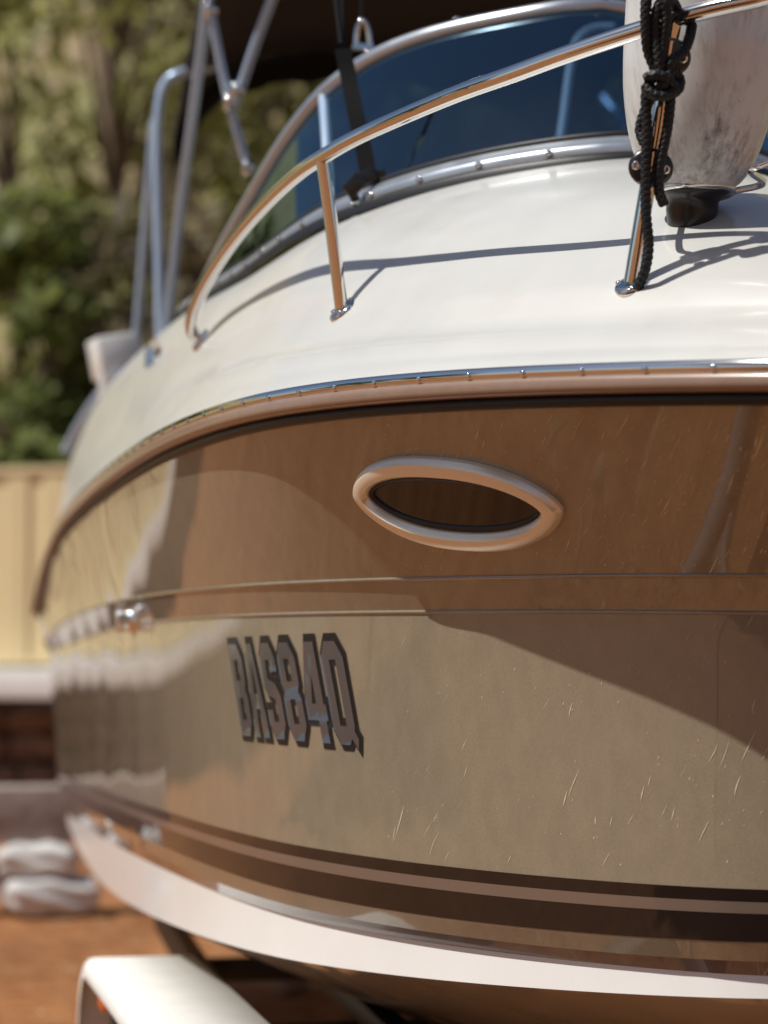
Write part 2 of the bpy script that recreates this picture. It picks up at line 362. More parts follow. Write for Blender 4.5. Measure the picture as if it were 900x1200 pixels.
IMG = {  # feature lines of the hull as seen, x -> y
 'R': [(1150, 436), (900, 440), (675, 445), (450, 455), (390, 460), (300, 478), (225, 503), (175, 527), (125, 562), (90, 596), (65, 632), (48, 690), (38, 758)],
 'K1': [(1150, 668), (900, 675), (675, 675), (450, 677), (350, 684), (190, 695), (115, 711), (75, 728), (45, 760)],
 'K2': [(1150, 720), (900, 718), (675, 718), (450, 716), (350, 719), (200, 727), (150, 733), (90, 750), (45, 770)],
 'S1': [(1150, 1066), (900, 1043), (675, 1028), (450, 1009), (300, 979), (200, 953), (125, 928), (75, 910)],
 'S5': [(1150, 1132), (900, 1107), (675, 1091), (450, 1071), (300, 1032), (200, 997), (125, 960), (80, 932)],
 'C1': [(1150, 1152), (900, 1128), (675, 1111), (450, 1086), (300, 1049), (200, 1011), (135, 978), (85, 946)],
 'C2': [(1150, 1170), (900, 1145), (675, 1124), (450, 1098), (300, 1061), (200, 1022), (135, 990), (85, 958)],
 'W': [(1150, 1184), (900, 1171), (675, 1160), (450, 1143), (350, 1126), (250, 1101), (175, 1072), (125, 1040), (95, 1000), (88, 985)],
 'D2': [(1150, 398), (900, 401), (675, 406), (450, 418), (300, 440), (200, 476), (100, 560), (70, 610)],
 'D3': [(1150, 325), (900, 330), (740, 336), (560, 346), (400, 366), (300, 384), (230, 398), (170, 425), (120, 472), (90, 520), (66, 590)],
}
#        stem setback, breadth factor at bow, at stern, stern end
LEV = {'R': (0, 1, 1, 6.8), 'K1': (.42, .948, .975, 6.8), 'K2': (.47, .932, .958, 6.8), 'S1': (.495, .925, .925, 6.76), 'S5': (.505, .923, .918, 6.75),
       'C1': (.522, .913, .909, 6.75), 'C2': (.546, .892, .892, 6.75), 'W': (.542, .894, .889, 6.74), 'D2': (.10, .930, .95, 6.8), 'D3': (.24, .83, .93, 6.8)}
NT = 170
TAU = np.linspace(0, 1, NT+1)**1.75
def plan(lv, tau):
    L0, w0, w1, Le = LEV[lv]; tau = np.asarray(tau, float)
    L = L0+(Le-L0)*tau; sm = np.clip((tau-.16)/.84, 0, 1); sm = sm*sm*(3-2*sm); b = b_of(LB*tau)*(w0+(w1-w0)*sm)
    return L, b
ZC = {}
def fitz(lv, deg):
    f = pchip(*zip(*IMG[lv])); ts = np.linspace(0, 1, 90)**1.4; zs = []
    L, b = plan(lv, ts)
    for l, bb in zip(L, b):
        z = 1.6
        for _ in range(6):
            P = Vector((-bb, l, z)); x, y, D = proj(P); yt = float(f(x))
            z += (y-yt)*D/FPX
        zs.append(z)
    c = np.polynomial.chebyshev.Chebyshev.fit(ts, zs, deg); ZC[lv] = c
for lv in IMG: fitz(lv, 7 if lv in ('R', 'D2', 'D3') else 6)
def curve(lv, tau):
    L, b = plan(lv, tau); z = ZC[lv](np.asarray(tau, float)); return np.stack([-b, L, z], -1)
CUR = {lv: curve(lv, TAU) for lv in IMG}
def mir(P): q = np.array(P, float); q[..., 0] *= -1; return q
def full(c):
    """stern starboard -> stem -> stern port"""
    c = np.asarray(c); return np.concatenate([c[::-1], mir(c)[1:]])

def blend(a, b, t, bulge=0, dirn=(0, 1, 0)):
    return a*(1-t)+b*t+np.array(dirn)*bulge*math.sin(math.pi*t)
# concave flare of the lower side panel
def lower(t):     # t 0..1 from K2 to S1
    a = CUR['K2']; b = CUR['S1']; p = a*(1-t)+b*t
    fl = np.exp(-TAU*6)
    p = p.copy(); p[:, 1] += .008*fl*math.sin(math.pi*t**.8); p[:, 0] *= 1-.004*math.sin(math.pi*t)*fl
    return p
def upper(t):
    a = CUR['R'].copy(); b = CUR['K1']; a[:, 2] -= .012; p = a*(1-t)+b*t; fl = np.exp(-TAU*5)
    p[:, 1] += .02*fl*math.sin(math.pi*t); return p

boat = thing('motor_boat', 'taupe and ivory cabin motor boat standing on its trailer', 'boat', (0, 3.4, 0))
hb = MB()
def rows(lst): return [full(c) for c in lst]
US = [upper(t) for t in np.linspace(0, 1, 9)]
LS = [lower(t) for t in np.linspace(0, 1, 13)]
kk = [CUR['K1'], CUR['K1']*.5+CUR['K2']*.5, CUR['K2']]
side = US[:-1]+[upper(.985), CUR['K1'], CUR['K1']*.93+CUR['K2']*.07, CUR['K1']*.55+CUR['K2']*.45, CUR['K1']*.06+CUR['K2']*.94, CUR['K2'], lower(.009)]+LS[1:]
hb.grid(rows(side), 0, flip=True)
SB = [CUR['S1']*(1-t)+CUR['S5']*t for t in np.linspace(0, 1, 4)]
hb.grid(rows(SB), 0, flip=True)
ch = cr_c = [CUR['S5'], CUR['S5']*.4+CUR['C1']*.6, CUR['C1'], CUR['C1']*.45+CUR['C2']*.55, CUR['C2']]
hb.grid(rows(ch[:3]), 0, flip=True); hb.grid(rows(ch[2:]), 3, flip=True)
hb.grid(rows([CUR['C2'], CUR['C2']*.66+CUR['W']*.34, CUR['C2']*.33+CUR['W']*.67, CUR['W']]), 1, flip=True)
keel = np.stack([np.zeros_like(TAU), .80+(6.72-.80)*TAU, .40+.36*np.clip(1-TAU*2.6, 0, 1)**2], -1)
bt = []
for t in np.linspace(0, 1, 9):
    q = CUR['W']*(1-t)+keel*t; q[:, 2] += -.03*math.sin(math.pi*t); bt.append(q)
hb.grid(rows(bt), 2, flip=True)
# transom
tr = [c[-1] for c in (CUR['R'], CUR['K1'], CUR['K2'], CUR['S1'], CUR['C1'], CUR['C2'], CUR['W'], keel)]
tl = [mir(p) for p in tr]
hb.grid([tr, [(0, p[1], p[2]) for p in tr], tl], 0, smooth=False)
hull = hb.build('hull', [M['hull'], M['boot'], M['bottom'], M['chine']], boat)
hull['label'] = 'glossy taupe hull with white boot band'

# dense hull samples for placing fittings (tau, row) -> point
ALLR = US+[kk[1]]+LS   # only side rows
def hull_tree(rowsl):
    m = MB(); m.grid([r for r in rowsl]); return BVHTree.FromPolygons([Vector(v) for v in m.v], m.f), m
treeU, _ = hull_tree([upper(t) for t in np.linspace(0, 1, 60)]); treeL, _ = hull_tree([lower(t) for t in np.linspace(0, 1, 60)])
def cast(tree, px, py):
    d = (pix(px, py, 1)-CAM).normalized(); h = tree.ray_cast(CAM, d)
    if h[0] is None: return None
    n = h[1] if h[1].dot(d) < 0 else -h[1]
    return h[0], n

# raised moulding beads on the two knuckle edges
for lv_ in ('K1', 'K2'):
    s = MB(); s.tube([Vector(p) for p in full(CUR[lv_])], .0042, 8); s.build('moulding_bead', M['hull'], hull)
# vinyl stripes along the chine
def strip(name, fa, fb, m, off, n=4, parent=hull):
    a = CUR['S1']*(1-fa)+CUR['S5']*fa; b = CUR['S1']*(1-fb)+CUR['S5']*fb; rws = []
    s = MB(); G = []
    base = [a*(1-t)+b*t for t in np.linspace(0, 1, n)]
    dv = base[-1]-base[0]; du = np.gradient(a, axis=0); nn = np.cross(du, dv); nn /= np.linalg.norm(nn, axis=1)[:, None]
    nn[nn[:, 0] > 0] *= -1; nn[0] = (0, -1, 0)
    s.grid(rows([q+nn*off for q in base]), 0, flip=True)
    return s.build(name, m, parent)
strip('stripe', 0.0, .235, M['stripe'], .0015)
strip('stripe', .235, .45, M['silverline'], .0022)
strip('stripe', .45, .97, M['stripe'], .0015)

# rub rail : swept profiles along R
def outward(c):
    du = np.gradient(c, axis=0); n = np.stack([-du[:, 1], du[:, 0], np.zeros(len(c))], -1)
    n /= np.linalg.norm(n, axis=1)[:, None]; 
    return n
RF = full(CUR['R']); ON = outward(RF)
if ON[10][0] > 0: ON = -ON
def sweep(name, prof, m, parent, smooth=True, curve_=None, on=None):
    c = RF if curve_ is None else curve_; n = ON if on is None else on
    s = MB(); s.grid([c+n*o_+np.array((0, 0, z_)) for o_, z_ in prof], 0, flip=True, smooth=smooth)
    return s.build(name, m, parent)
def arcprof(o0, z0, o1, z1, depth, n=8):
    out = []
    for k in range(n+1):
        t = k/n; out.append((o0*(1-t)+o1*t+depth*math.sin(math.pi*t), z0*(1-t)+z1*t))
    return out
rr = sweep('rub_rail', [(-.01, .004), (.016, .004), (.023, .001), (.026, -.006), (.0265, -.016), (.024, -.024), (.016, -.028), (.004, -.0285), (-.012, -.029)], M['railvinyl'], boat)
sweep('rail_shadow_strip', [(-.008, -.028), (.003, -.0295), (.0045, -.038), (.002, -.048), (-.012, -.049)], M['black'], rr)  # black strip deepening the shadow groove under the rub rail
sweep('rail_insert', [(-.006, .0255)]+[(.0165+.0075*math.cos(a)-.0005, .0125+.0118*math.sin(a)) for a in np.linspace(1.75, -1.5, 10)]+[(.012, .0015)], M['chrome'], rr)
# screws on the rail insert
sc_me = MB(); sc_me.lathe((0, 0, 0), (0, 0, 1), [(.0056, 0), (.0056, .0016), (.0042, .0032), (0, .0036)], 12)
def put_copy(src, loc, axis, parent, name=None):
    o = src.copy(); COL.objects.link(o); o.parent = parent; o.location = Vector(loc)-wloc(parent)
    o.rotation_euler = Vector(axis).to_track_quat('Z', 'Y').to_euler(); return o
arc = np.concatenate([[0], np.cumsum(np.linalg.norm(np.diff(RF, axis=0), axis=1))])
proto = None; s0 = arc[-1]/2
for d in np.arange(-5.2, 1.6, .128):
    t = s0+d-.02
    p = Vector([np.interp(t, arc, RF[:, k]) for k in range(3)]); n = Vector([np.interp(t, arc, ON[:, k]) for k in range(3)]).normalized()
    q = p+n*.0232+Vector((0, 0, .0105)); ax = (n+Vector((0, 0, .15)))
    if proto is None:
        proto = sc_me.build('screw', M['chrome'], rr); proto.location = q-wloc(rr)
        for v in proto.data.vertices: v.co += wloc(rr)
        proto.rotation_euler = ax.to_track_quat('Z', 'Y').to_euler()
    else: put_copy(proto, q, ax, rr)

# ------------------------------------------------------------------ deck
def deckrow(L0, w0, w1, zf, Le=6.8):
    L = L0+(Le-L0)*TAU; b = b_of(LB*TAU)*(w0+(w1-w0)*np.clip((TAU-.3)/.7, 0, 1)); return np.stack([-b, L, zf(TAU)], -1)
zR = CUR['R'][:, 2]
drop = pchip([0, .06, .15, .3, .45, .78, .86, .93, 1.0], [2.578, 2.565, 2.535, 2.50, 2.52, 2.53, 2.47, 2.31, 1.95])
ZW = lambda t: drop(t)
D0 = CUR['R'].copy(); D0[:, 2] += .0; 
D1 = deckrow(.030, .985, .99, lambda t: zR+.030)
def d4(t, dz=0.0):
    t = np.asarray(t, float); L = 1.44+(6.72-1.44)*(t**1.22); b = b_of(LB*t)*(.73+.13*np.clip((t-.3)/.7, 0, 1)); return np.stack([-b, L, ZW(t)+dz], -1)
D4 = d4(TAU)
D2 = CUR['D2'].copy(); D2[:, 2] = np.maximum(D2[:, 2], zR+.05)
D3 = CUR['D3'].copy(); D3[:, 2] = np.maximum(D3[:, 2], zR+.09)
D3[:, 2] = np.minimum(D3[:, 2], D4[:, 2]-.1*np.clip((1-TAU)/.2, .2, 1)); D2[:, 2] = np.minimum(D2[:, 2], D3[:, 2]-.03)
# section: edge radius, side, soft ledge, crowned foredeck
sec = [D0*.2+D1*.8, D1, D1*.5+D2*.5+np.array((0, 0, .004)), D2, D2*.91+D3*.09+np.array((0, 0, .013)), D2*.84+D3*.16+np.array((0, 0, .006)), D2*.45+D3*.55-np.array((0, 0, .014)), D2*.24+D3*.76-np.array((0, 0, .014)), D2*.12+D3*.88+np.array((0, 0, .0)), D3*.97+D4*.03]
nn = 11
fl = np.exp(-TAU*4)[:, None]
for j in range(1, nn+1):
    t = .03+.97*j/nn; q = D3*(1-t)+D4*t
    q = q+np.array((0, 0, 1))*(.035*math.sin(math.pi*t))
    if j in (3,): q[:, 2] -= .004
    sec.append(q)
db = MB(); db.grid(rows(sec), 0, flip=True)
# coaming inside and cockpit
IN = D4.copy(); IN[:, 0] *= .93; IN[:, 1] += .12*np.exp(-TAU*3); IN[:, 2] -= .004
IN2 = IN.copy(); IN2[:, 0] *= .97; IN2[:, 2] -= .05
IN3 = IN2.copy(); IN3[:, 0] *= .96; IN3[:, 1] += .45*np.exp(-TAU*3); IN3[:, 2] = 1.45
IN4 = IN3.copy(); IN4[:, 0] *= 0
db.grid(rows([D4, IN]), 0, flip=True); db.grid(rows([IN, IN2]), 0, flip=True); db.grid(rows([IN2, IN3]), 1, flip=True); db.grid(rows([IN3, IN4]), 1, flip=True)
e = [r[-1] for r in sec]+[IN[-1], IN2[-1], IN3[-1]]
db.grid([e, [(0, p[1], p[2]) for p in e], [mir(p) for p in e]], 0, smooth=False)
deck = db.build('deck', [M['deck'], M['dash']], boat); deck['label'] = 'ivory gelcoat deck with soft ledges'
dm = MB(); dm.grid(sec); treeD = BVHTree.FromPolygons([Vector(v) for v in dm.v], dm.f)

# ------------------------------------------------------------------ windshield
TW = np.linspace(0, .47, 60)
WB = d4(TW, .012)
topy = pchip([225, 262, 300, 330, 360, 400, 450, 500, 600, 735, 800, 900], [368, 290, 222, 172, 130, 92, 62, 42, 20, 0, -10, -22])
WT = []
for i, t in enumerate(TW):
    u = t/.47; p = WB[i].copy(); set_ = .50*(1-u**1.6)
    q = np.array((p[0]*(1-.10*(1-u)), p[1]+set_, 0)); z = 2.9
    for _ in range(6):
        x, y, D = proj(q*np.array((1, 1, 0))+np.array((0, 0, z))); z += (y-float(topy(x)))*D/FPX
    q[2] = z; WT.append(q)
WT = np.array(WT)
cz = np.polynomial.chebyshev.Chebyshev.fit(TW, WT[:, 2], 6)(TW); WT[:, 2] = np.maximum(cz, WB[:, 2]+.012); WT[-1] = WB[-1]+np.array((0, 0, .012))
ws = thing('windshield', None, None); ws.parent = boat
def wgrid(a, b, off=0, n=7):
    out = []
    for t in np.linspace(0, 1, n):
        q = a*(1-t)+b*t; out.append(q)
    return out
iC = 22   # corner post station
def pane(i0, i1, side, name='pane'):
    g = []
    for t in np.linspace(.0, 1, 8):
        q = WB[i0:i1+1]*(1-t)+WT[i0:i1+1]*t
        bul = .03*math.sin(math.pi*t); q = q+np.array((0, -1, .3))*bul*(1-TW[i0:i1+1]/.47)[:, None]
        g.append(q if side < 0 else mir(q))
    s = MB(); s.grid(g); return s.build(name, M['glass'], ws)
iM = min(range(1, 20), key=lambda i: abs(proj(WB[i])[0]-672))
pane(iC, 59, -1); pane(iC, 59, 1); pane(iM, iC, -1); pane(iM, iC, 1)
g = []
for t in np.linspace(0, 1, 8):
    q = WB[:iM+1]*(1-t)+WT[:iM+1]*t; bul = .03*math.sin(math.pi*t); q = q+np.array((0, -1, .3))*bul*(1-TW[:iM+1]/.47)[:, None]; g.append(full(q))
s = MB(); s.grid(g); s.build('pane', M['glass'], ws)
s = MB(); s.tube([Vector(p) for p in full(WT)], .021, 14); s.build('top_frame', M['alu'], ws)
def sweep2(name, c, prof, m, parent):
    du = np.gradient(c, axis=0); n = np.stack([-du[:, 1], du[:, 0], np.zeros(len(c))], -1); n /= np.linalg.norm(n, axis=1)[:, None]
    if n[3][0] > 0: n = -n
    s = MB(); s.grid([c+n*o_+np.array((0, 0, z_)) for o_, z_ in prof], 0, flip=True); return s.build(name, m, parent)
FWB = full(WB)
sweep2('base_frame', FWB, [(-.004, .036), (.006, .034), (.014, .026), (.022, .017), (.03, .014), (.034, .006), (.034, -.006), (.03, -.02)], M['alu'], ws)
sweep2('base_gasket', FWB, [(.028, -.005), (.044, -.012), (.05, -.022), (.05, -.04)], M['black'], ws)
sweep2('pane_gasket', FWB, [(-.012, .046), (.004, .047), (.007, .041), (.005, .034)], M['black'], ws)
for sd_ in (-1, 1):
    for i_, r_ in ((iC, .012),):
        a = WB[i_]; b = WT[i_]
        pts = []
        for t in np.linspace(.03, .97, 8):
            q = a*(1-t)+b*t; bul = .03*math.sin(math.pi*t); q = q+np.array((0, -1, .3))*bul*(1-TW[i_]/.47); q = q.copy(); q[0] *= -sd_; pts.append(Vector(q)+Vector((0, -.004, .002)))
        s = MB(); s.tube(pts, r_, 10); s.build('mullion', M['polealu'], ws)
s = MB(); s.tube(cr([pix(655, 172, 6.15), pix(660, 140, 6.2), pix(668, 80, 6.3), pix(676, 48, 6.35), pix(694, 34, 6.4), pix(720, 32, 6.4)], 6), .013, 10); s.build('cabin_door_frame', M['boot'], boat)
# windshield base screws
for i_ in list(range(0, 58, 4)):
    p = Vector(WB[i_]); 
    sweepn = Vector((-(WB[min(i_+1, 59)]-WB[max(i_-1, 0)])[1], (WB[min(i_+1, 59)]-WB[max(i_-1, 0)])[0], 0)).normalized()
    if sweepn.x > 0: sweepn = -sweepn
    if i_ == 0: sweepn = Vector((0, -1, 0))
    o = put_copy(proto, p+sweepn*.0345+Vector((0, 0, .002)), sweepn+Vector((0, 0, .3)), ws); o.scale = (1.6, 1.6, 1.6)
    if i_ % 8 == 0:
        o = put_copy(proto, Vector(WT[i_])+Vector((0, -.008, .019)), (0, -.4, 1), ws); o.scale = (2, 2, 2.4)

# helm inside
s = MB()
P = []
for x in np.linspace(.02, .62, 9):
    P.append([(x, y, 2.50+.20*math.exp(-((x-.33)/.22)**4)*h) for y, h in ((1.98, 0), (2.1, .5), (2.22, .9), (2.36, 1), (2.46, .9), (2.5, -1.5))])
s.grid(P); s.build('helm_console', M['dash'], boat)
s = MB(); cpt = Vector((.34, 2.62, 2.72)); ax = Vector((0, 1, .45)).normalized(); a_ = ax.orthogonal().normalized(); b_ = ax.cross(a_)
s.tube([cpt+(a_*math.cos(t)+b_*math.sin(t))*.18 for t in np.linspace(0, 2*math.pi, 40)[:-1]], .014, 10, closed=True)
for t in (.5, 2.6, 4.7): s.tube([cpt, cpt+(a_*math.cos(t)+b_*math.sin(t))*.18], .011, 8)
s.lathe(cpt-ax*.14, ax, [(.03, 0), (.03, .1), (.05, .14), (.045, .16), (0, .165)], 14)
s.build('steering_wheel', M['alu'], boat)
for sx in (-1, 1):
    s = MB(); s.box((sx*.45, 3.75, 1.75), (.5, .5, .6)); s.box((sx*.45, 3.98, 2.3), (.5, .12, .66))
    s.build('helm_seat', M['seat'], boat, bevel=.05)

# ------------------------------------------------------------------ bow rail
def on_deck(px, py):
    h = cast(treeD, px, py); return h
railpx = [(900, -4), (820, 14), (735, 40), (660, 65), (600, 87), (530, 112), (450, 146), (410, 165), (378, 184), (350, 203), (320, 230), (290, 262), (262, 298), (240, 334), (228, 362), (224, 380)]
base_pt, bn = on_deck(236, 399)
Dbase = depth_xy(base_pt)
Dl = pchip([224, 262, 300, 378, 450, 600, 735, 900], [Dbase-.05, 5.40, 5.10, 4.64, 4.40, 4.09, 3.94, 3.80])
RP = [pix(x, y, float(Dl(x))) for x, y in railpx]
bend = [pix(226, 390, Dbase-.015), base_pt+bn*.012]
# carry on round the bow, out of frame
a = RP[0]; stem_pts = []
yb = a.y
for t in (1, .8, .6, .4, .2, 0):
    stem_pts.append(Vector((a.x*t, yb-.16*(1-t*t), a.z+.02*(1-t))))
star = [*stem_pts[::-1][:-1], *RP, *bend]
pts = cr(star, 6)
portp = [Vector((-p.x, p.y, p.z)) for p in pts[::-1]][:-1]
s = MB(); s.tube(portp+pts, .0165, 18); brail = s.build('bow_rail', M['chrome'], boat)
def foot(p, n, parent):
    s = MB(); s.lathe(p-n*.004, n, [(.034, 0), (.034, .007), (.030, .011), (.022, .0125), (0, .013)], 22); f = s.build('foot', M['chrome'], parent)
    t1 = n.orthogonal().normalized(); t2 = n.cross(t1)
    for kx in (-.6, 1.5, 3.6):
        put_copy(proto, p+n*.0075+(t1*math.cos(kx)+t2*math.sin(kx))*.0265, n, f if False else parent)
foot(base_pt, bn, brail)
def post(px0, py0, px1, py1, mirror=True):
    p0, n0 = on_deck(px0, py0); p1 = pix(px1, py1, float(Dl(px1)))
    s = MB(); s.tube([p0+n0*.005, p0*.5+p1*.5, p1], .0145, 16); q = s.build('post', M['chrome'], brail); foot(p0, n0, brail)
    m0 = Vector((-p0.x, p0.y, p0.z)); m1 = Vector((-p1.x, p1.y, p1.z)); s = MB(); s.tube([m0, (m0+m1)/2, m1], .0145, 16); s.build('post', M['chrome'], brail)
    foot(m0, Vector((-n0.x, n0.y, n0.z)), brail)
    return p0, p1
pA0, pA1 = post(402, 364, 378, 187)
pB0, pB1 = post(741, 334, 790, 24)
DB0 = depth_xy(pB0); DB1 = depth_xy(pB1)

# ------------------------------------------------------------------ porthole
def local_frame(tree, cx, cy):
    p, n = cast(tree, cx, cy)
    r, _ = cast(tree, cx+30, cy); u = (r-p); u = (u-n*u.dot(n)).normalized(); v = n.cross(u)
    if v.z < 0: v = -v
    return p, n, u, v
pc, pn, pu, pv = local_frame(treeU, 538, 588)
def lens_pts(hw, hh, n=64, pw=1.0):
    out = []
    for k in range(n):
        t = 2*math.pi*k/n; c = math.cos(t); s_ = math.sin(t)
        x = math.copysign(abs(c)**1.0, c)*hw
        # vesica with softly rounded ends
        y = hh*math.copysign((1-abs(x/hw)**2.3)**.64 if abs(x) < hw else 0, s_)
        out.append((x, y))
    return out
def onhull(tree, x, y, off, lift=.3):
    o_ = pc+pu*x+pv*y+pn*lift; h = tree.ray_cast(o_, -pn)
    b_ = h[0] if h[0] is not None else pc+pu*x+pv*y
    return b_+pn*off
a1, _ = cast(treeU, 418, 574); a2, _ = cast(treeU, 658, 592); a3, _ = cast(treeU, 500, 537); a4, _ = cast(treeU, 535, 640)
hw = (a2-a1).length/2*1.0; hh = abs((a3-a4).dot(pv))/2*1.02
tilt = math.atan2((a2-a1).dot(pv), (a2-a1).dot(pu)); mid = (a1+a2)/2
cxo = (mid-pc).dot(pu); cyo = (a3-pc).dot(pv)*.5+(a4-pc).dot(pv)*.5
def ring(inset, off):
    out = []
    for x, y in lens_pts(hw-inset*1.05, hh-inset, 72):
        xr = x*math.cos(tilt)-y*math.sin(tilt)+cxo; yr = x*math.sin(tilt)+y*math.cos(tilt)+cyo
        out.append(onhull(treeU, xr, yr, off))
    return out
ph = thing('porthole', None, None); ph.parent = boat
s = MB(); s.grid([ring(i_, o_) for i_, o_ in ((-.003, .0005), (-.003, .0095), (-.0028, .0100), (.0058, .0205), (.0064, .0209), (.0295, .0240), (.0301, .0238), (.0385, .0125), (.0389, .0118), (.040, .001))], cv=True); s.build('frame', M['ring'], ph)
s = MB(); s.grid([ring(i_, o_) for i_, o_ in ((.039, .007), (.043, .009), (.049, .007), (.052, .003), (.052, .0012))], cv=True); s.build('gasket', M['black'], ph)
def ring_s(k_, off):
    return [onhull(treeU, (x*math.cos(tilt)-y*math.sin(tilt))*k_+cxo, (x*math.sin(tilt)+y*math.cos(tilt))*k_+cyo, off) for x, y in lens_pts(hw-.051*1.05, hh-.051, 72)]
s = MB(); s.grid([ring_s(k_, .0025) for k_ in (1, .85, .7, .5, .3, .12, .01)], cv=True); s.build('pane', M['porthole_glass'], ph)

# chrome drain fitting on the knuckle
hp, hn = cast(treeL, 157, 739); hp = Vector(hp)+Vector((0, 0, .03))
s = MB(); s.lathe(hp-hn*.02, hn, [(.055, 0), (.055, .014), (.046, .024), (.034, .028), (.032, .055), (.036, .062), (.034, .072), (.018, .074), (.015, .06), (0, .058)], 20); s.build('hull_fitting', M['chrome'], boat)

# ------------------------------------------------------------------ registration characters
GL = {
 'B': ([[(0, 0), (.72, 0), (1, .16), (1, .42), (.88, .5), (1, .58), (1, .84), (.72, 1), (0, 1)]], [[(.36, .17), (.64, .17), (.64, .41), (.36, .41)], [(.36, .60), (.64, .60), (.64, .83), (.36, .83)]]),
 'A': ([[(0, 0), (.36, 0), (.36, .3), (.64, .3), (.64, 0), (1, 0), (1, .15), (.70, 1), (.30, 1), (0, .15)]], [[(.40, .46), (.60, .46), (.5, .82)]]),
 'S': ([[(.25, 0), (.75, 0), (1, .16), (1, .44), (.78, .58), (.36, .62), (.36, .82), (.64, .82), (.64, .70), (1, .70), (1, .84), (.75, 1), (.25, 1), (0, .84), (0, .58), (.22, .45), (.64, .41), (.64, .18), (.36, .18), (.36, .30), (0, .30), (0, .16)]], []),
 '8': ([[(.25, 0), (.75, 0), (1, .16), (1, .42), (.88, .5), (1, .58), (1, .84), (.75, 1), (.25, 1), (0, .84), (0, .58), (.12, .5), (0, .42), (0, .16)]], [[(.36, .17), (.64, .17), (.64, .42), (.36, .42)], [(.36, .60), (.64, .60), (.64, .83), (.36, .83)]]),
 '4': ([[(.52, 0), (.90, 0), (.90, .22), (1, .22), (1, .38), (.90, .38), (.90, 1), (.46, 1), (0, .40), (0, .22), (.52, .22)]], [[(.34, .385), (.54, .385), (.54, .68)]]),
 'Q': ([[(.25, 0), (.66, 0), (.78, .06), (1.0, -.04), (1.08, .06), (.95, .14), (1, .18), (1, .84), (.75, 1), (.25, 1), (0, .84), (0, .16)]], [[(.36, .18), (.64, .18), (.64, .82), (.36, .82)]]),
}
# parameters of the four corners on the lower panel
def gridparam(px, py):
    best = None; rowsn = np.linspace(0, 1, 61)
    for v in rowsn:
        pr = lower(v); d = pr-np.array(CAM); D = d@np.array(FWD); X = 450+FPX*(d@np.array(RGT))/D; Y = 600-FPX*(d@np.array(UPV))/D
        e = (X-px)**2+(Y-py)**2; i = int(np.argmin(e))
        # refine along tau
        for i0 in (i-1, i):
            if 0 <= i0 < NT:
                A = np.array((X[i0], Y[i0])); B = np.array((X[i0+1], Y[i0+1])); t = np.clip(((np.array((px, py))-A)@(B-A))/((B-A)@(B-A)), 0, 1)
                ee = ((A+(B-A)*t-np.array((px, py)))**2).sum()
                if best is None or ee < best[0]: best = (ee, i0+t, v)
    return best[1], best[2]
cor = [gridparam(267, 756), gridparam(402, 752), gridparam(284, 862), gridparam(424, 872)]
rowsl = np.array([lower(v) for v in np.linspace(0, 1, 61)])
def surf(i, v):
    a = v*60; j = int(min(59, max(0, math.floor(a)))); fv = a-j; k_ = int(min(NT-1, max(0, math.floor(i)))); fi = i-k_
    A = rowsl[j, k_]*(1-fi)+rowsl[j, k_+1]*fi; B = rowsl[j+1, k_]*(1-fi)+rowsl[j+1, k_+1]*fi
    return Vector(A*(1-fv)+B*fv)
def smap(u, v, off):
    i = (cor[0][0]*(1-u)+cor[1][0]*u)*v+(cor[2][0]*(1-u)+cor[3][0]*u)*(1-v)
    q = (cor[0][1]*(1-u)+cor[1][1]*u)*v+(cor[2][1]*(1-u)+cor[3][1]*u)*(1-v)
    p = surf(i, q); n = (surf(i+.5, q)-p).cross(surf(i, q+.02)-p).normalized()
    if n.dot(CAM-p) < 0: n = -n
    return p+n*off
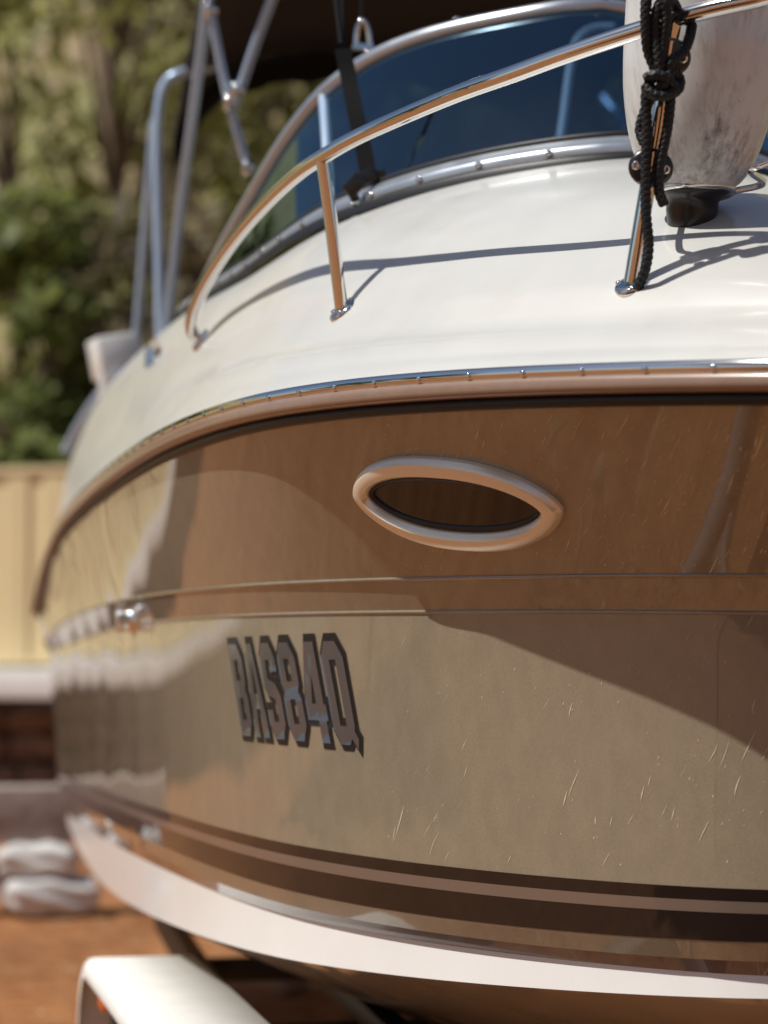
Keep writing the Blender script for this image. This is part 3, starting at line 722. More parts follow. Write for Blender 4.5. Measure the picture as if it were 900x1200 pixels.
# uniform width on the hull: table of u by arc length
us = np.linspace(0, 1, 80); pts_ = [smap(u, .5, 0) for u in us]; al = np.concatenate([[0], np.cumsum([(pts_[i+1]-pts_[i]).length for i in range(79)])]); al /= al[-1]
def uarc(s_): return float(np.interp(s_, al, us)) if 0 <= s_ <= 1 else s_
def glyph_mesh(ch, grow, shift):
    cu = bpy.data.curves.new('glyph', 'CURVE'); cu.dimensions = '2D'; cu.fill_mode = 'BOTH'
    outer, holes = GL[ch]
    def grown(poly, g):
        n = len(poly); ar = sum(poly[i][0]*poly[(i+1) % n][1]-poly[(i+1) % n][0]*poly[i][1] for i in range(n)); sg = 1 if ar > 0 else -1; out = []
        for i in range(n):
            p0 = Vector(poly[i-1]); p1 = Vector(poly[i]); p2 = Vector(poly[(i+1) % n]); e1 = (p1-p0).normalized(); e2 = (p2-p1).normalized()
            n1 = Vector((e1.y, -e1.x))*sg; n2 = Vector((e2.y, -e2.x))*sg; m_ = (n1+n2); k_ = m_.length
            m_ = m_/k_ if k_ > 1e-6 else n1; sc = min(1.6, 1/max(.4, m_.dot(n1))); out.append((p1.x+m_.x*g*sc, p1.y+m_.y*g*sc*.8))
        return out
    for poly, g in [(p, grow) for p in outer]+[(p, -grow) for p in holes]:
        q = grown(poly, g)
        sp = cu.splines.new('POLY'); sp.points.add(len(q)-1)
        for k_, (x, y) in enumerate(q): sp.points[k_].co = (x+shift[0], y+shift[1], 0, 1)
        sp.use_cyclic_u = True
    ob = bpy.data.objects.new('glyph', cu); COL.objects.link(ob); bpy.context.view_layer.update()
    me = bpy.data.meshes.new_from_object(ob); COL.objects.unlink(ob); bpy.data.objects.remove(ob); bpy.data.curves.remove(cu)
    bm = bmesh.new(); bm.from_mesh(me); bpy.data.meshes.remove(me)
    for ax in (0, 1):
        for c in np.arange(-.1, 1.2, .1):
            co = (c, 0, 0) if ax == 0 else (0, c, 0); no = (1, 0, 0) if ax == 0 else (0, 1, 0)
            bmesh.ops.bisect_plane(bm, geom=bm.verts[:]+bm.edges[:]+bm.faces[:], plane_co=co, plane_no=no)
    vs_ = [v.co.copy() for v in bm.verts]; bm.verts.index_update(); fs_ = [[v.index for v in f.verts] for f in bm.faces]; bm.free()
    return vs_, fs_
word = 'BAS84Q'; wch = 1/len(word)
for k_, ch_ in enumerate(word):
    holder = None
    for layer, (grow, off, mm) in enumerate(((.085, .0016, 'letterblack'), (0, .0030, 'letterface'))):
        sh = (.055, .012) if layer == 0 else (0, 0)
        vs_, fs_ = glyph_mesh(ch_, grow, sh)
        m_ = MB(); m_.add([smap(uarc((k_+.06+.86*v.x)*wch), v.y, off) for v in vs_], fs_, 0, True)
        m_.build('registration_shadow' if layer == 0 else 'registration_character', M[mm], hull)

# ------------------------------------------------------------------ dried splash marks on the hull
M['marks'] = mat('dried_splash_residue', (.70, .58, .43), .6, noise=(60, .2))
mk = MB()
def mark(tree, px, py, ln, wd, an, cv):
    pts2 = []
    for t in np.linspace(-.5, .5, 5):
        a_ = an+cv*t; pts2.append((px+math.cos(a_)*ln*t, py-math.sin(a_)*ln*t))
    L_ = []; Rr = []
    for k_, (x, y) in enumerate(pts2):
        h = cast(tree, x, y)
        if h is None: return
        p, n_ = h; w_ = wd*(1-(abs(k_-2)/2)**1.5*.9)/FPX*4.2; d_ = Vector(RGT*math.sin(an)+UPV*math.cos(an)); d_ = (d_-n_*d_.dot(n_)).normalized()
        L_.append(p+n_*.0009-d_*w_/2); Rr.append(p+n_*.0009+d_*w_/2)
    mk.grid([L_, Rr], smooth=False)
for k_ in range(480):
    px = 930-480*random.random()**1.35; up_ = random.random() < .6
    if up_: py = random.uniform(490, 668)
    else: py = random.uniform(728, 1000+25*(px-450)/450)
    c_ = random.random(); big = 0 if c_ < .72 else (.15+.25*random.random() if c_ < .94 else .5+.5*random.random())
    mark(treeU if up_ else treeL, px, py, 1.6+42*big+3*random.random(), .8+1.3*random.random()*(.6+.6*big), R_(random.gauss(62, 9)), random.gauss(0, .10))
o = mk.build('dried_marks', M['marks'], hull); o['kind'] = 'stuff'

# ------------------------------------------------------------------ stern fittings on the coaming
p1, n1 = cast(treeD, 178, 424)
s = MB()
for d in (-.05, .05): s.lathe(p1+Vector((0, d, 0)), (0, 0, 1), [(.02, -.01), (.018, .04)], 10)
s.tube(cr([p1+Vector((0, -.13, .035)), p1+Vector((0, -.06, .048)), p1+Vector((0, .06, .048)), p1+Vector((0, .13, .035))], 5), .014, 10); s.build('cleat', M['chrome'], boat)
gp = [pix(142, 440, 8.9), pix(118, 462, 9.2), pix(98, 490, 9.5), pix(84, 515, 9.7), pix(77, 528, 9.75)]
s = MB(); s.tube(cr(gp, 5), .022, 12); s.build('grab_rail', M['polealu'], boat)
s = MB(); c0 = pix(136, 418, 9.0); s.box(c0, (.19, .16, .17), Matrix.Rotation(.25, 3, 'Z')@Matrix.Rotation(-.2, 3, 'Y')); s.box(c0+Vector((-.04, -.01, -.12)), (.06, .12, .12)); s.box(c0+Vector((.06, 0, -.14)), (.05, .1, .14)); s.build('hinge_block', M['boot'], boat, bevel=.012)

# ------------------------------------------------------------------ bimini
bim = thing('bimini_top', 'dark brown bimini canopy on silver poles above the cockpit', 'canopy', (0, 5.0, 2.55))
P1 = []; P2 = []
for v in np.linspace(0, 1, 15):
    y = 3.35+2.05*v; row = []; row2 = []
    for u in np.linspace(-1, 1, 25):
        zc = 3.98+.10*math.sin(math.pi*min(1, v*1.0))-.03*v; z = zc-.10*u*u-.26*abs(u)**7-.05*abs(u)**2*v
        x = .81*u*(1-.01*v)
        row.append((x, y, z)); row2.append((x*.995, y, z-.02))
    P1.append(row); P2.append(row2)
s = MB(); s.grid(P1); s.grid(P2, flip=True)
ed = lambda P: [r[0] for r in P]
s.grid([P1[0], P2[0]], flip=True); s.grid([P1[-1], P2[-1]]); s.grid([ed(P1), ed(P2)]); s.grid([[r[-1] for r in P1], [r[-1] for r in P2]], flip=True)
can = s.build('canopy', M['fabric'], bim)
s = MB(); bk = P2[-1]; s.grid([[Vector(p)+Vector((0, .003, -.0)) for p in bk], [Vector(p)+Vector((0, .01, -.07)) for p in bk], [Vector(p)+Vector((0, .012, -.13-.01*math.sin(k_*1.7))) for k_, p in enumerate(bk)]]); s.build('valance', M['fabric_black'], can)
def pole(pp, r=.0125, m='polealu', n=6, name='pole'):
    s = MB(); s.tube(cr(pp, n) if len(pp) > 2 else pp, r, 12); return s.build(name, M[m], bim)
def joint(p, r=.028):
    s = MB(); s.lathe(Vector(p)-Vector((.02, 0, 0)), (1, 0, 0), [(0, 0), (r, .002), (r, .02), (r*.6, .03), (r*.6, .04), (0, .042)], 12); s.build('hinge', M['chrome'], bim)
DA = 8.1
pole([pix(188, 402, DA), pix(186, 300, DA), pix(184, 190, DA), pix(186, 128, DA), pix(194, 98, DA), pix(212, 86, DA), pix(250, 78, DA+.1)], .019)
pole([pix(160, 395, 8.8), pix(170, 270, 8.7), pix(181, 140, 8.6)], .017)
pole([pix(194, 392, 7.9), pix(212, 240, 7.5), pix(228, 120, 7.1), pix(246, -20, 6.8), pix(262, -150, 6.6)], .0175)
pole([pix(247, 14, 6.85), pix(268, 118, 6.9), pix(291, 198, 6.95)], .0145)
pole([pix(326, -20, 6.7), pix(300, 50, 6.8), pix(275, 125, 6.9)], .0150)
pole([Vector((-pix(188, 402, DA).x, pix(188, 402, DA).y, 2.6)), Vector((-pix(184, 190, DA).x, pix(184, 190, DA).y, 3.4)), Vector((.8, 5.1, 3.8))], .019)
pole([Vector((-pix(194, 392, 7.9).x, 4.6, 2.58)), Vector((.95, 3.9, 3.2)), Vector((.88, 3.5, 3.78))], .0175)
for x, y, D in ((247, 12, 6.84), (269, 120, 6.88), (291, 196, 6.93), (278, 106, 6.86)): joint(pix(x, y, D))
# strap down to the deck eye
pe, ne = on_deck(421, 250)
def ribbon(name, pts, wdt, m, parent, thick=.002):
    s = MB(); pts = cr(pts, 6); L_ = []; Rr = []
    for i, p in enumerate(pts):
        L_.append(p-RGT*wdt/2); Rr.append(p+RGT*wdt/2)
    nrm = Vector((0, -thick, 0))
    s.grid([[p+nrm for p in L_], [p+nrm for p in Rr]]); s.grid([L_, Rr], flip=True); s.grid([L_, [p+nrm for p in L_]]); s.grid([Rr, [p+nrm for p in Rr]], flip=True)
    return s.build(name, m, parent)
De = depth_xy(pe)
st = ribbon('strap', [pix(402, 58, De+.12), pix(408, 90, De+.1), pix(417, 135, De+.04), pix(427, 180, De+.0), pix(431, 203, De-.02)], .040, M['web'], bim, .004)
s = MB(); s.tube([pix(391, -60, De+.3), pix(394, 0, De+.2), pix(400, 52, De+.13)], .007, 8); s.tube([pix(402, -60, De+.3), pix(401, 0, De+.2), pix(402, 56, De+.13)], .0055, 8); s.build('cord', M['web'], bim)
def cambox(s, x0, y0, x1, y1, wd, D, th):
    a = pix(x0, y0, D); b = pix(x1, y1, D); u = (b-a).normalized(); n_ = FWD; v = n_.cross(u)
    return s.box((a+b)/2, ((b-a).length, wd, th), Matrix((u, v, n_)).transposed())
s = MB(); cambox(s, 440, 202, 418, 213, .034, De-.02, .014); cambox(s, 424, 207, 407, 226, .040, De-.028, .010); cambox(s, 410, 222, 418, 236, .022, De-.02, .010); cambox(s, 432, 206, 452, 203, .020, De-.01, .012); s.build('buckle', M['blackplastic'], bim, bevel=.004)
s = MB(); s.lathe(pe-ne*.003, ne, [(.026, 0), (.026, .005), (.02, .008), (0, .008)], 16); s.tube([pe+ne*.004+RGT*.014, pe+ne*.024+RGT*.008, pe+ne*.024-RGT*.008, pe+ne*.004-RGT*.014], .004, 8); s.build('deck_eye', M['chrome'], boat)
fx = pix(424, 52, 5.95)
s = MB(); s.tube(cr([pix(417, 54, 5.9), pix(419, 34, 5.9), pix(425, 24, 5.9), pix(431, 34, 5.9), pix(434, 54, 5.9)], 5), .007, 8); s.box(pix(425, 55, 5.9), (.055, .02, .012)); s.build('shackle', M['chrome'], boat)
s = MB(); s.tube([pix(424, 28, 5.9), pix(423, -80, 6.0)], .004, 8); s.build('cord', M['web'], bim)

# ------------------------------------------------------------------ fender, holder, rope
FD = depth_xy(pB0)+.20
fb = pix(812, 228, FD); ft = pix(840, -260, FD-.10); fax = (ft-fb).normalized(); fr_ = 90/FPX*FD
H = (ft-fb).length
prof = [(.02, -.004), (fr_*.34, .0), (fr_*.50, .012), (fr_*.66, .034), (fr_*.79, .070), (fr_*.91, .13), (fr_*.985, .21), (fr_, .27), (fr_*1.0, H*.5), (fr_, H-.16), (fr_*.9, H-.07), (fr_*.6, H-.015), (fr_*.25, H)]
pf = pchip([p[1] for p in prof], [p[0] for p in prof])
hs = np.concatenate([np.linspace(-.004, .27, 20), np.linspace(.29, H-.2, 10), np.linspace(H-.18, H, 12)])
fnd = thing('boat_fender', 'worn white cylindrical boat fender held upright inside the bow rail', 'fender', fb)
s = MB(); s.lathe(fb, fax, [(float(pf(h)), h) for h in hs], 48); s.build('body', M['fender'], fnd)
s = MB(); s.lathe(fb, fax, [(0, -.088), (fr_*.12, -.087), (fr_*.23, -.078), (fr_*.31, -.058), (fr_*.34, -.030), (fr_*.34, -.012), (fr_*.40, -.004), (fr_*.47, .004), (fr_*.50, .014), (fr_*.46, .020)], 32); s.build('end_cap', M['blackplastic'], fnd)

fh = thing('fender_holder', 'stainless fender holder clamped to the bow rail post under the fender', 'fender holder', fb-fax*.02)
cA = pix(764, 198, DB0*.55+DB1*.45+.012)
c_r = fb+fax*.004
s = MB(); t0 = []
for k_ in range(40):
    an = 2*math.pi*k_/40; a_ = Vector((1, 0, 0)); b_ = Vector((0, 1, 0)); t0.append(c_r+(a_*math.cos(an)+b_*math.sin(an))*fr_*.52)
s.tube(t0, .0065, 10, closed=True); s.build('ring', M['chrome'], fh)
s = MB(); s.tube(cr([cA+Vector((.0, .02, -.025)), cA+Vector((.01, .06, -.035)), c_r+Vector((-.95, -.3, 0)).normalized()*fr_*.53], 6), .0065, 8); s.build('arm', M['chrome'], fh)
s = MB(); q0 = c_r+Vector((.9, -.3, 0)).normalized()*fr_*.53; s.tube(cr([q0, q0+Vector((.05, -.02, .012)), pix(880, 200, FD-.2), pix(905, 188, FD-.25), pix(960, 160, FD-.3)], 6), .0068, 8); s.build('arm', M['chrome'], fh)
pdir = (pB1-pB0).normalized()
def clampat(px, py, t):
    c = pB0*(1-t)+pB1*t; out = (CAM-c); out = (out-pdir*out.dot(pdir)).normalized(); sid = pdir.cross(out)
    s = MB(); P = []
    for dz in (-.022, -.010, .010, .022):
        pass
    for o_, rr_ in ((-.022, .026), (-.018, .033), (.014, .035), (.020, .033), (.022, .026), (.022, .0)):
        P.append([c+out*o_+(sid*math.cos(a)*1.15+pdir*math.sin(a))*rr_ for a in np.linspace(0, 2*math.pi, 29)[:-1]])
    s.grid(P, cv=True); cl = s.build('clamp', M['blackplastic'], fh)
    for q in (-.026, .026):
        s = MB(); s.lathe(c+out*.0215+sid*q, out, [(.0085, 0), (.0085, .004), (.0065, .006), (.004, .006), (.0035, .003), (0, .003)], 12); s.build('screw', M['chrome'], cl)
    s = MB(); s.tube([c-pdir*.028+out*.004, c+pdir*.028+out*.004], .0185, 16); s.build('sleeve', M['chrome'], cl)
    return c
clampat(0, 0, .445); clampat(0, 0, .86)

ropeo = thing('black_rope', 'black braided rope knotted around the bow rail post beside the fender', 'rope', pB0)
Dr = lambda t: (DB0*(1-t)+DB1*t)
def rp(px, py, off=-.045):
    t = min(1.15, max(0, (334-py)/310)); return pix(px, py, Dr(t)+off)
def rope(pts, r=.0092):
    pts = [Vector(p) for p in cr(pts, 40)]; 
    # even spacing
    acc = np.concatenate([[0], np.cumsum([(pts[i+1]-pts[i]).length for i in range(len(pts)-1)])]); n = int(acc[-1]/.0012)
    A = np.array(pts); pts = [Vector([np.interp(t, acc, A[:, k]) for k in range(3)]) for t in np.linspace(0, acc[-1], n)]
    s = MB(); s.tube(pts, r, 24, braid=(560, .13)); return s.build('strand', M['rope'], ropeo)
rope([rp(764, -40, -.03), rp(757, 0, -.05), rp(757, 40, -.05), rp(760, 62, -.045), rp(768, 84), rp(762, 96), rp(757, 112), rp(758, 150), rp(757, 200), rp(757, 250), rp(760, 285), rp(757, 312), rp(749, 334, -.03), rp(746, 340, -.02)])
rope([rp(794, 12, .03), rp(786, 0, -.02), rp(774, 4, -.045), rp(768, 20, -.05), rp(768, 45, -.05), rp(772, 70, -.055), rp(776, 96, -.055), rp(784, 110, -.05), rp(795, 104, -.045), rp(796, 92, -.035), rp(786, 84, -.05), rp(779, 98, -.065), rp(768, 108, -.06), rp(759, 122, -.03), rp(750, 150, -.02), rp(755, 168, -.03)])
rope([rp(811, 28, .01), rp(808, 44, -.01), rp(800, 62, -.03), rp(786, 72, -.05), rp(783, 90, -.052), rp(786, 108, -.05), rp(782, 150, -.045), rp(773, 195, -.045), rp(772, 222, -.04), rp(778, 240, -.03)])
rope([rp(756, 92, -.06), rp(768, 88, -.07), rp(782, 92, -.068), rp(790, 104, -.06), rp(780, 112, -.07), rp(764, 110, -.07), rp(756, 100, -.06)])
rope([rp(757, 12, .035), rp(759, -4, .02), rp(768, -10, -.02), rp(776, -2, -.05), rp(781, 18, -.052), rp(777, 50, -.05), rp(774, 84, -.055)])

# ------------------------------------------------------------------ trailer
trl = thing('boat_trailer', 'boat trailer with white mudguards under the taupe hull', 'trailer', (0, 3, 0))
GZ = .62
def guard(sx):
    prof = []
    for a in np.linspace(0, 1, 9): prof.append((1.62-.16*math.cos(a*math.pi/2), GZ-.20+.20*math.sin(a*math.pi/2)))
    for y in np.linspace(1.75, 3.05, 10): prof.append((y, GZ+.004*math.sin((y-1.7)/1.4*math.pi)))
    for a in np.linspace(0, 1, 9)[1:]: prof.append((3.05+.19*math.sin(a*math.pi/2), GZ-.24+.24*math.cos(a*math.pi/2)))
    xo, xi = (-1.205, -.905)
    s = MB(); G = []
    for x, dz, di in ((xo, -.055, 0), (xo-.002, -.034, 0), (xo+.004, -.016, 0), (xo+.016, -.004, 0), (xo+.034, 0, 0), (xi, 0, 0), (xi, -.05, 0), (xi+.006, -.05, 0), (xi+.004, -.006, 0), (xo+.036, -.006, 0), (xo+.008, -.034, 0), (xo+.004, -.055, 0), (xo, -.055, 0)):
        G.append([((x+.062*(3.05-y)) if sx < 0 else -(x+.062*(3.05-y)), y, z+dz) for y, z in prof])
    s.grid(G, flip=sx < 0); return s.build('mudguard', M['white_guard'], trl)
guard(-1); guard(1)
def wheel(x, y):
    c = Vector((x, y, .300)); wo = thing('wheel', None, None, c-wloc(trl)); wo.parent = trl
    sg = -1 if x < 0 else 1
    s = MB(); s.lathe(c, (1, 0, 0), [(.17, -.07), (.20, -.085), (.25, -.09), (.290, -.08), (.300, -.06), (.300, .06), (.290, .08), (.25, .09), (.20, .085), (.17, .07)], 40); s.build('tyre', M['tyre'], wo)
    s = MB(); s.lathe(c+Vector((sg*.02, 0, 0)), (sg, 0, 0), [(.172, .055), (.165, .05), (.15, .02), (.11, .0), (.10, .03), (.06, .035), (.05, .02), (.05, .06), (.03, .075), (0, .076)], 32)
    s.build('rim', M['rim'], wo)
    for k_ in range(5):
        a = 2*math.pi*k_/5; put_copy(proto, c+Vector((sg*.052, .08*math.cos(a), .08*math.sin(a))), (sg, 0, 0), wo).scale = (2.2, 2.2, 3)
for sx in (-1, 1):
    wheel(sx*1.0, 2.14); wheel(sx*1.045, 2.82)
s = MB(); s.box((-1.14, 3.02, .545), (.012, .05, .12)); s.lathe((-1.147, 3.02, .50), (-1, -.5, 0), [(.0, .012), (.024, .012), (.028, .004), (.028, 0)], 16); s.build('reflector', M['orange'], trl)
for sx in (-1, 1):
    s = MB(); s.box((sx*.78, 3.3, .40), (.06, 5.4, .11)); s.build('chassis_rail', M['trailer'], trl, bevel=.006)
    s = MB(); s.tube([(sx*.76, 1.9, .40), (sx*.06, .85, .37)], .04, 10); s.build('chassis_brace', M['rust'], trl)
    s = MB(); s.box((sx*.45, 3.6, .505), (.10, 4.6, .06), Matrix.Rotation(-sx*.25, 3, 'Y')); s.build('bunk', M['black'], trl, bevel=.01)
for y in (.75, 1.7, 3.0, 4.4, 5.8):
    s = MB(); s.box((0, y, .39), (1.50, .06, .08)); s.build('crossmember', M['trailer'], trl, bevel=.005)
for y in (2.14, 2.82):
    s = MB(); s.tube([(-1.0, y, .300), (1.0, y, .300)], .025, 12); s.build('axle', M['trailer'], trl)
s = MB(); s.box((.0, .25, .62), (.08, .08, .55), Matrix.Rotation(.2, 3, 'X')); s.build('winch_post', M['rust'], trl, bevel=.006)
s = MB(); s.box((0, .38, .80), (.28, .12, .06)); s.build('bow_cradle', M['black'], trl, bevel=.015)
s = MB(); s.tube([(.12, -.2, .06), (.12, -.2, .75)], .025, 12); s.lathe((.09, -.2, .09), (1, 0, 0), [(.0, 0), (.08, .0), (.09, .015), (.09, .045), (.08, .06), (0, .06)], 20); s.build('jockey_wheel', M['rust'], trl)
s = MB(); s.box((0, .5, .36), (.09, 1.7, .09)); s.build('drawbar', M['rust'], trl, bevel=.006)
s = MB(); s.box((0, -.48, .40), (.09, .35, .07)); s.build('coupling', M['rust'], trl, bevel=.01)

# ------------------------------------------------------------------ fence and terrace edge
FY = 16.55
def fence_run(p0, p1, n, label, z0=1.40, h=1.78):
    p0 = Vector(p0); p1 = Vector(p1); d = (p1-p0); ln = d.length; d.normalize(); nrm = Vector((d.y, -d.x, 0)); wpan = ln/n
    f = thing('steel_fence', label, 'fence', p0)
    def at(s_, o_, z): return p0+d*s_+nrm*o_+Vector((0, 0, z-p0.z))
    for k_ in range(n):
        s = MB(); A = []; B = []
        m_ = 3; pw = (wpan-.07)/m_; xs = []; off = .035
        for q in range(m_):
            b0 = off+q*pw
            for fx_, o_ in ((.02, 0), (.10, -.0), (.15, .028), (.40, .028), (.45, 0), (.55, 0), (.60, .028), (.85, .028), (.90, 0), (.98, 0)): xs.append((b0+fx_*pw, o_))
        s.grid([[at(k_*wpan+x, o_, z0+.06) for x, o_ in xs], [at(k_*wpan+x, o_, z0+h-.03) for x, o_ in xs]], smooth=False); s.build('panel', M['fence'], f)
        s = MB(); s.box(at((k_+.5)*wpan, .012, z0+h-.02), ((wpan-.07), .06, .07), Matrix.Rotation(math.atan2(d.y, d.x), 3, 'Z')); s.build('top_rail', M['fence'], f, bevel=.006)
        s = MB(); s.box(at((k_+.5)*wpan, .012, z0+.05), ((wpan-.07), .05, .06), Matrix.Rotation(math.atan2(d.y, d.x), 3, 'Z')); s.build('bottom_rail', M['fence'], f, bevel=.006)
    for k_ in range(n+1):
        s = MB(); s.box(at(k_*wpan, .012, z0+h/2), (.065, .07, h), Matrix.Rotation(math.atan2(d.y, d.x), 3, 'Z')); s.build('post', M['fence'], f, bevel=.006)
    return f
fence_run(ter(-14.2, 0, 1.40), ter(12.8, 0, 1.40), 11, 'cream ribbed steel fence standing on the white concrete edge beam behind the boat')
s = MB(); s.box(ter(-.7, -.12, 1.255), (27.6, .62, .27), Matrix.Rotation(-TA, 3, 'Z')); o = s.build('concrete_beam', M['concrete'], None, bevel=.015); tag(o, 'long white concrete edge beam carrying the cream fence', 'beam')
rw = thing('stone_wall', 'dark brown dry stone wall beneath the white concrete beam', 'stone wall', ter(-.7, .35))
s = MB(); s.box(ter(-.7, .75, .56), (27.4, .6, 1.12), Matrix.Rotation(-TA, 3, 'Z')); s.build('core', M['rock'], rw)
protos = []
for v in range(5):
    bm = bmesh.new(); bmesh.ops.create_icosphere(bm, subdivisions=2, radius=.5)
    for vv in bm.verts:
        k_ = .86+.15*random.random(); vv.co = Vector((max(-.42, min(.42, vv.co.x*k_)), max(-.4, min(.4, vv.co.y*k_)), max(-.38, min(.38, vv.co.z*k_))))
    me = bpy.data.meshes.new('stone'); bm.to_mesh(me); bm.free(); me.materials.append(M['rock']); protos.append(me)
for r_ in range(4):
    x = -8+random.random()*.3
    while x < 6:
        w_ = .28+.3*random.random(); o = bpy.data.objects.new('stone', random.choice(protos)); COL.objects.link(o); o.parent = rw
        o.location = ter(x+w_/2, .42+random.uniform(-.05, .05), .14+r_*.265)-wloc(rw); o.scale = (w_*1.16, .42, .32); o.rotation_euler = (random.uniform(-.15, .15), random.uniform(-.12, .12), -TA+random.uniform(-.2, .2)); x += w_

# ------------------------------------------------------------------ timber beam on sacks
tb = pix(30, 953, 12.6)
s = MB(); s.box((tb.x-.55, tb.y, tb.z), (2.3, .30, .31), Matrix.Rotation(.04, 3, 'Z')); o = s.build('timber_sleeper', M['timber'], None, bevel=.015); tag(o, 'weathered grey timber sleeper laid across white sacks', 'timber')
def sack(c, e, rz, label, grp=None):
    bm = bmesh.new(); bmesh.ops.create_cube(bm, size=1); bmesh.ops.subdivide_edges(bm, edges=bm.edges[:], cuts=5, use_grid_fill=True)
    for v in bm.verts:
        p = v.co; r2 = 1-.35*max(0, (abs(p.x)*2)**4)*.6; q = Vector((p.x*e[0]*(1-.10*(abs(p.z)*2)**3), p.y*e[1]*(1-.12*(abs(p.z)*2)**3), p.z*e[2]*r2*(1-.15*(abs(p.y)*2)**3)))
        q += Vector((math.sin(p.y*9+rz+p.z*5), math.sin(p.z*11+p.x*7), math.sin(p.x*13+rz*9)+.8*math.sin(p.y*17+p.x*8)))*.019; v.co = q
    for f in bm.faces: f.smooth = True
    me = bpy.data.meshes.new('cement_sack'); 
    for v in bm.verts: v.co.z += e[2]/2
    bm.to_mesh(me); bm.free(); me.materials.append(M['sack'])
    o = bpy.data.objects.new('cement_sack', me); COL.objects.link(o); o.location = c; o.rotation_euler = (0, 0, rz); md = o.modifiers.new('s', 'SUBSURF'); md.levels = 1; md.render_levels = 1
    return tag(o, label, 'sack', grp)
g1 = pix(66, 1088, 11.9); 
sack((g1.x-.03, tb.y-.05, 0), (.52, .46, .235), .15, 'white sack lying on the red dirt, lower of the two under the timber sleeper')
zt = tb.z-.155
sack((g1.x-.09, tb.y-.03, .225), (.44, .42, zt-.225), -.1, 'white sack squeezed between the timber sleeper and the sack on the ground')
for k_ in range(2):
    sack((g1.x-1.35, tb.y-.02, .0 if k_ == 0 else .232), (.50, .44, .24 if k_ == 0 else zt-.232), .1-.25*k_, ['white sack on the dirt carrying the far end of the timber sleeper', 'white sack on top at the far end of the timber sleeper'][k_])
# loose rocks and broken bricks
M['rubble'] = mat('pink_brown_rubble', (.30, .19, .14), .9, noise=(7, .3), bump=(12, .6, .02))
for k_, (px, py, D, e) in enumerate(((10, 905, 14.6, .34), (40, 890, 15.0, .30), (22, 860, 15.2, .36), (5, 850, 15.3, .3), (52, 915, 14.7, .26), (345, 1150, 9.6, .20))):
    c = pix(px, py, D); o = bpy.data.objects.new('rubble_stone', protos[k_ % 5].copy()); o.data.materials[0] = M['rubble']; COL.objects.link(o)
    zb = 0 if k_ in (0, 1, 4, 5) else .22
    o.location = (c.x, c.y, zb+e*.30); o.scale = (e*1.3, e, e*.8); o.rotation_euler = (.1*k_, .12, k_*.9)
    tag(o, 'pinkish brown rubble stone heaped in front of the dark stone wall' if k_ < 5 else 'small brown stone lying on red dirt behind the white mudguard', 'stone', 'rubble stones by the wall' if k_ < 5 else None)

# ------------------------------------------------------------------ vegetation
def crown_mesh(name, blobs, n, size, mm, parent, elong=2.2):
    cs = np.array([b[:3] for b in blobs]); rs = np.array([b[3] for b in blobs]); pr = rs**2/np.sum(rs**2)
    idx = rng.choice(len(blobs), n, p=pr); d = rng.normal(size=(n, 3)); d /= np.linalg.norm(d, axis=1)[:, None]
    rad = rs[idx]*(.70+.36*rng.random(n)); c = cs[idx]+d*rad[:, None]*np.array((1, 1, .8))
    nr = d*.7+np.array((-.35, -.25, .45))+.5*rng.normal(size=(n, 3)); t = rng.normal(size=(n, 3)); t[:, 2] -= .8; u = np.cross(np.cross(nr, t), nr); u /= np.linalg.norm(u, axis=1)[:, None]; v = np.cross(u, nr); v /= np.linalg.norm(v, axis=1)[:, None]
    sz = size*(.6+.8*rng.random(n)); u = u*sz[:, None]*elong/2; v = v*sz[:, None]/2
    vs_ = np.stack([c-u, c+v, c+u, c-v], 1).reshape(-1, 3); org = np.array(wloc(parent)); vs_ = vs_-org
    me = bpy.data.meshes.new(name); me.vertices.add(4*n); me.vertices.foreach_set('co', vs_.ravel().astype(np.float32)); me.loops.add(4*n); me.loops.foreach_set('vertex_index', np.arange(4*n, dtype=np.int32))
    me.polygons.add(n); me.polygons.foreach_set('loop_start', np.arange(0, 4*n, 4, dtype=np.int32)); me.update(calc_edges=True); me.validate(); me.materials.append(mm)
    o = bpy.data.objects.new(name, me); COL.objects.link(o); o.parent = parent; return o
def tree(x, y, z0, h, spread, mm, label, n=5000, size=.16, grp=None, low=.25, bark='bark', slim=1):
    t = thing('gum_tree', label, 'tree', (x, y, z0), grp)
    lean = random.uniform(-.6, .6); pts = [Vector((x, y, z0-.3)), Vector((x+lean*.2, y, z0+h*.25)), Vector((x+lean*.6, y+.2, z0+h*.55)), Vector((x+lean, y, z0+h*.9))]
    c = cr(pts, 5); s = MB(); s.tube(c, list(np.linspace(.035*h*.55*slim, .012*h*.4*min(1, slim*1.5), len(c))), 9)
    blobs = []
    for k_ in range(22):
        f = random.uniform(low, 1.0); a = random.random()*6.283; rr_ = spread*(1-.45*abs(f-.55))*random.uniform(.3, .95)
        p = Vector((x+lean*f+math.cos(a)*rr_, y+math.sin(a)*rr_, z0+h*f)); blobs.append((p.x, p.y, p.z, spread*random.uniform(.24, .42)))
        q = c[int(min(len(c)-1, f*.75*len(c)))]; s.tube([q, (q+p)/2+Vector((0, 0, .15)), p], [.02*h*.35, .012*h*.3, .02], 6)
    s.build('trunk', M[bark], t)
    crown_mesh('crown', blobs, n, size, mm, t)
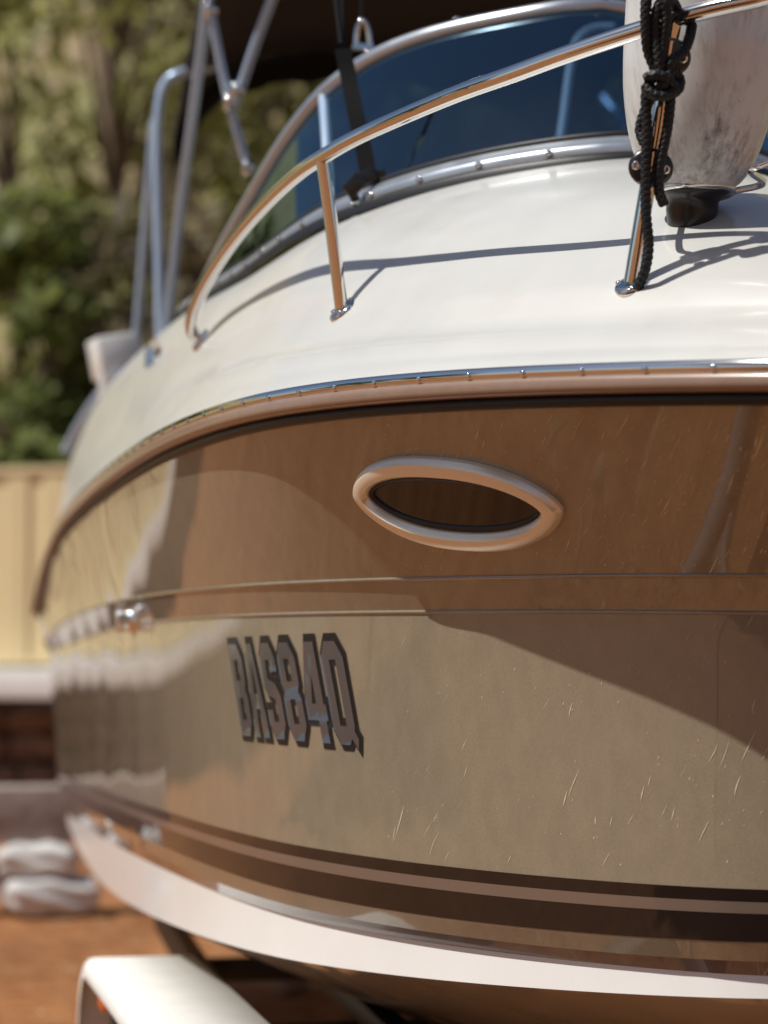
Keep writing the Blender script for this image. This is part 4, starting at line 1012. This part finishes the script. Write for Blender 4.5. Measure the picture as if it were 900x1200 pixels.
T = [  # px, D, height, spread, material, label
 (30, 25.5, 8.5, 2.0, 'leaf_a', 'tall olive green gum tree rising behind the cream fence'),
 (150, 27, 11.5, 2.4, 'leaf_a', 'tallest yellowish gum tree up the slope behind the bimini poles'),
 (95, 24.0, 5.0, 1.35, 'leaf_b', 'bushy mid green tree leaning over the cream fence top'),
 (300, 30, 9, 2.6, 'leaf_c', 'brownish dry tree seen between bimini poles and windshield'),
 (430, 28, 10, 2.6, 'leaf_a', 'olive gum tree behind the windshield top frame'),
 (210, 24.5, 5.0, 1.5, 'leaf_c', 'low brown scrubby tree behind the bimini poles'),
 (600, 29, 9, 3.0, 'leaf_b', 'green gum tree hidden behind the bimini canopy'),
 (760, 27, 10, 3.0, 'leaf_a', 'olive gum tree behind the windshield and the fender'),
]
for px, D, h, sp, mm, lab in T:
    p = pix(px, 775, D); v = (p-TO).dot(E2)
    tree(p.x, p.y, hillz(v)-.2, h, sp, M[mm], lab, 1900, .15)
YT = ((ter(-9, 4, 1.2), 8, 2.6, 'leaf_a', 'gum tree behind the far stretch of the cream fence'), (ter(-13.5, 4, 1.2), 9, 2.6, 'leaf_b', 'gum tree behind the end panel of the cream fence'),
      (Vector((-17, 9, 0)), 8, 2.6, 'leaf_b', 'gum tree on the open side of the yard beside the fence end'), (Vector((-21, 6, 0)), 9, 2.6, 'leaf_a', 'gum tree beside the yard, square to the hull letters'))
for p, h, sp, mm, lab in YT: tree(p.x, p.y, p.z-.05, h, sp, M[mm], lab, 9000 if 'shading' in lab else 4200, .2, low=.52 if 'shading' in lab else .38)
tree(-9.6, -4.4, -.05, 10.8, 3.0, M['leaf_b'], 'added unseen tall slender pale barked gum tree shading the dirt beside the bow', 10000, .2, low=.55, bark='pale_bark', slim=.36)  # unseen tree added to shade the dirt and dim its bounce on the hull
def shrub(px, D, h, sp, mm, label):
    p = pix(px, 775, D); t = thing('shrub', label, 'shrub', (p.x, p.y, 1.36), 'shrubs behind the cream fence')
    s = MB(); blobs = []
    for k_ in range(9):
        a = random.random()*6.283; r_ = sp*random.random()**.5; q = Vector((p.x+math.cos(a)*r_, p.y+math.sin(a)*r_*.6, 1.5+h*random.uniform(.2, 1))); blobs.append((q.x, q.y, q.z, sp*random.uniform(.3, .5))); s.tube([(p.x, p.y, 1.3), (p.x*.5+q.x*.5, p.y*.5+q.y*.5, q.z*.6+.5), q], [.04, .03, .01], 5)
    s.build('trunk', M['bark'], t); crown_mesh('crown', blobs, 700, .14, mm, t)
for px, D, h, sp, mm in ((40, 23.0, 2.6, 1.1, 'leaf_b'), (160, 23.0, 3.0, 1.2, 'leaf_c'), (250, 23.5, 3.6, 1.3, 'leaf_c'), (-40, 23.5, 2.4, 1.1, 'leaf_c'), (350, 24, 3.8, 1.3, 'leaf_b')):
    shrub(px, D, h, sp, M[mm], {40: 'green shrub behind the cream fence beside the stern of the boat', 160: 'low brown dry shrub behind the bimini poles', 250: 'taller brown dry shrub between bimini poles and windshield', -40: 'small brown dry shrub behind the free end of the cream fence', 350: 'green shrub behind the windshield side glass'}[px])

# ------------------------------------------------------------------ litter on the dirt
n = 9000
M['straw'] = mat('dry_straw_litter', (.52, .40, .24), .8, noise=(40, .35))
xs = np.where(rng.random(n) < .6, rng.uniform(-4.2, 2.6, n), rng.uniform(-9, 5, n)); ys = np.where(rng.random(n) < .6, rng.uniform(-3.8, 1.5, n), rng.uniform(-8, 15, n))
an = rng.random(n)*math.pi; ln = .012+.075*rng.random(n)**3; wd = .0025+.005*rng.random(n)**2; zz = .003+.008*rng.random(n); tz = rng.uniform(-.25, .25, n)
du = np.stack([np.cos(an)*ln, np.sin(an)*ln, tz*ln], -1); dv = np.stack([-np.sin(an)*wd, np.cos(an)*wd, np.zeros(n)], -1); c = np.stack([xs, ys, zz+abs(tz)*ln], -1)
up = np.array((0, 0, 1))*wd[:, None]*.8
V = np.stack([c-du, c+dv, c+du, c-dv, c+up], 1).reshape(-1, 3)
F = [(5*i+a, 5*i+b, 5*i+4) for i in range(n) for a, b in ((0, 3), (3, 2), (2, 1), (1, 0))]
me = bpy.data.meshes.new('leaf_litter'); me.from_pydata(V.tolist(), [], F); me.materials.append(M['straw']); o = bpy.data.objects.new('leaf_litter', me); COL.objects.link(o)
tag(o, 'dry straw and leaf litter scattered over the red dirt', 'litter', kind='stuff')
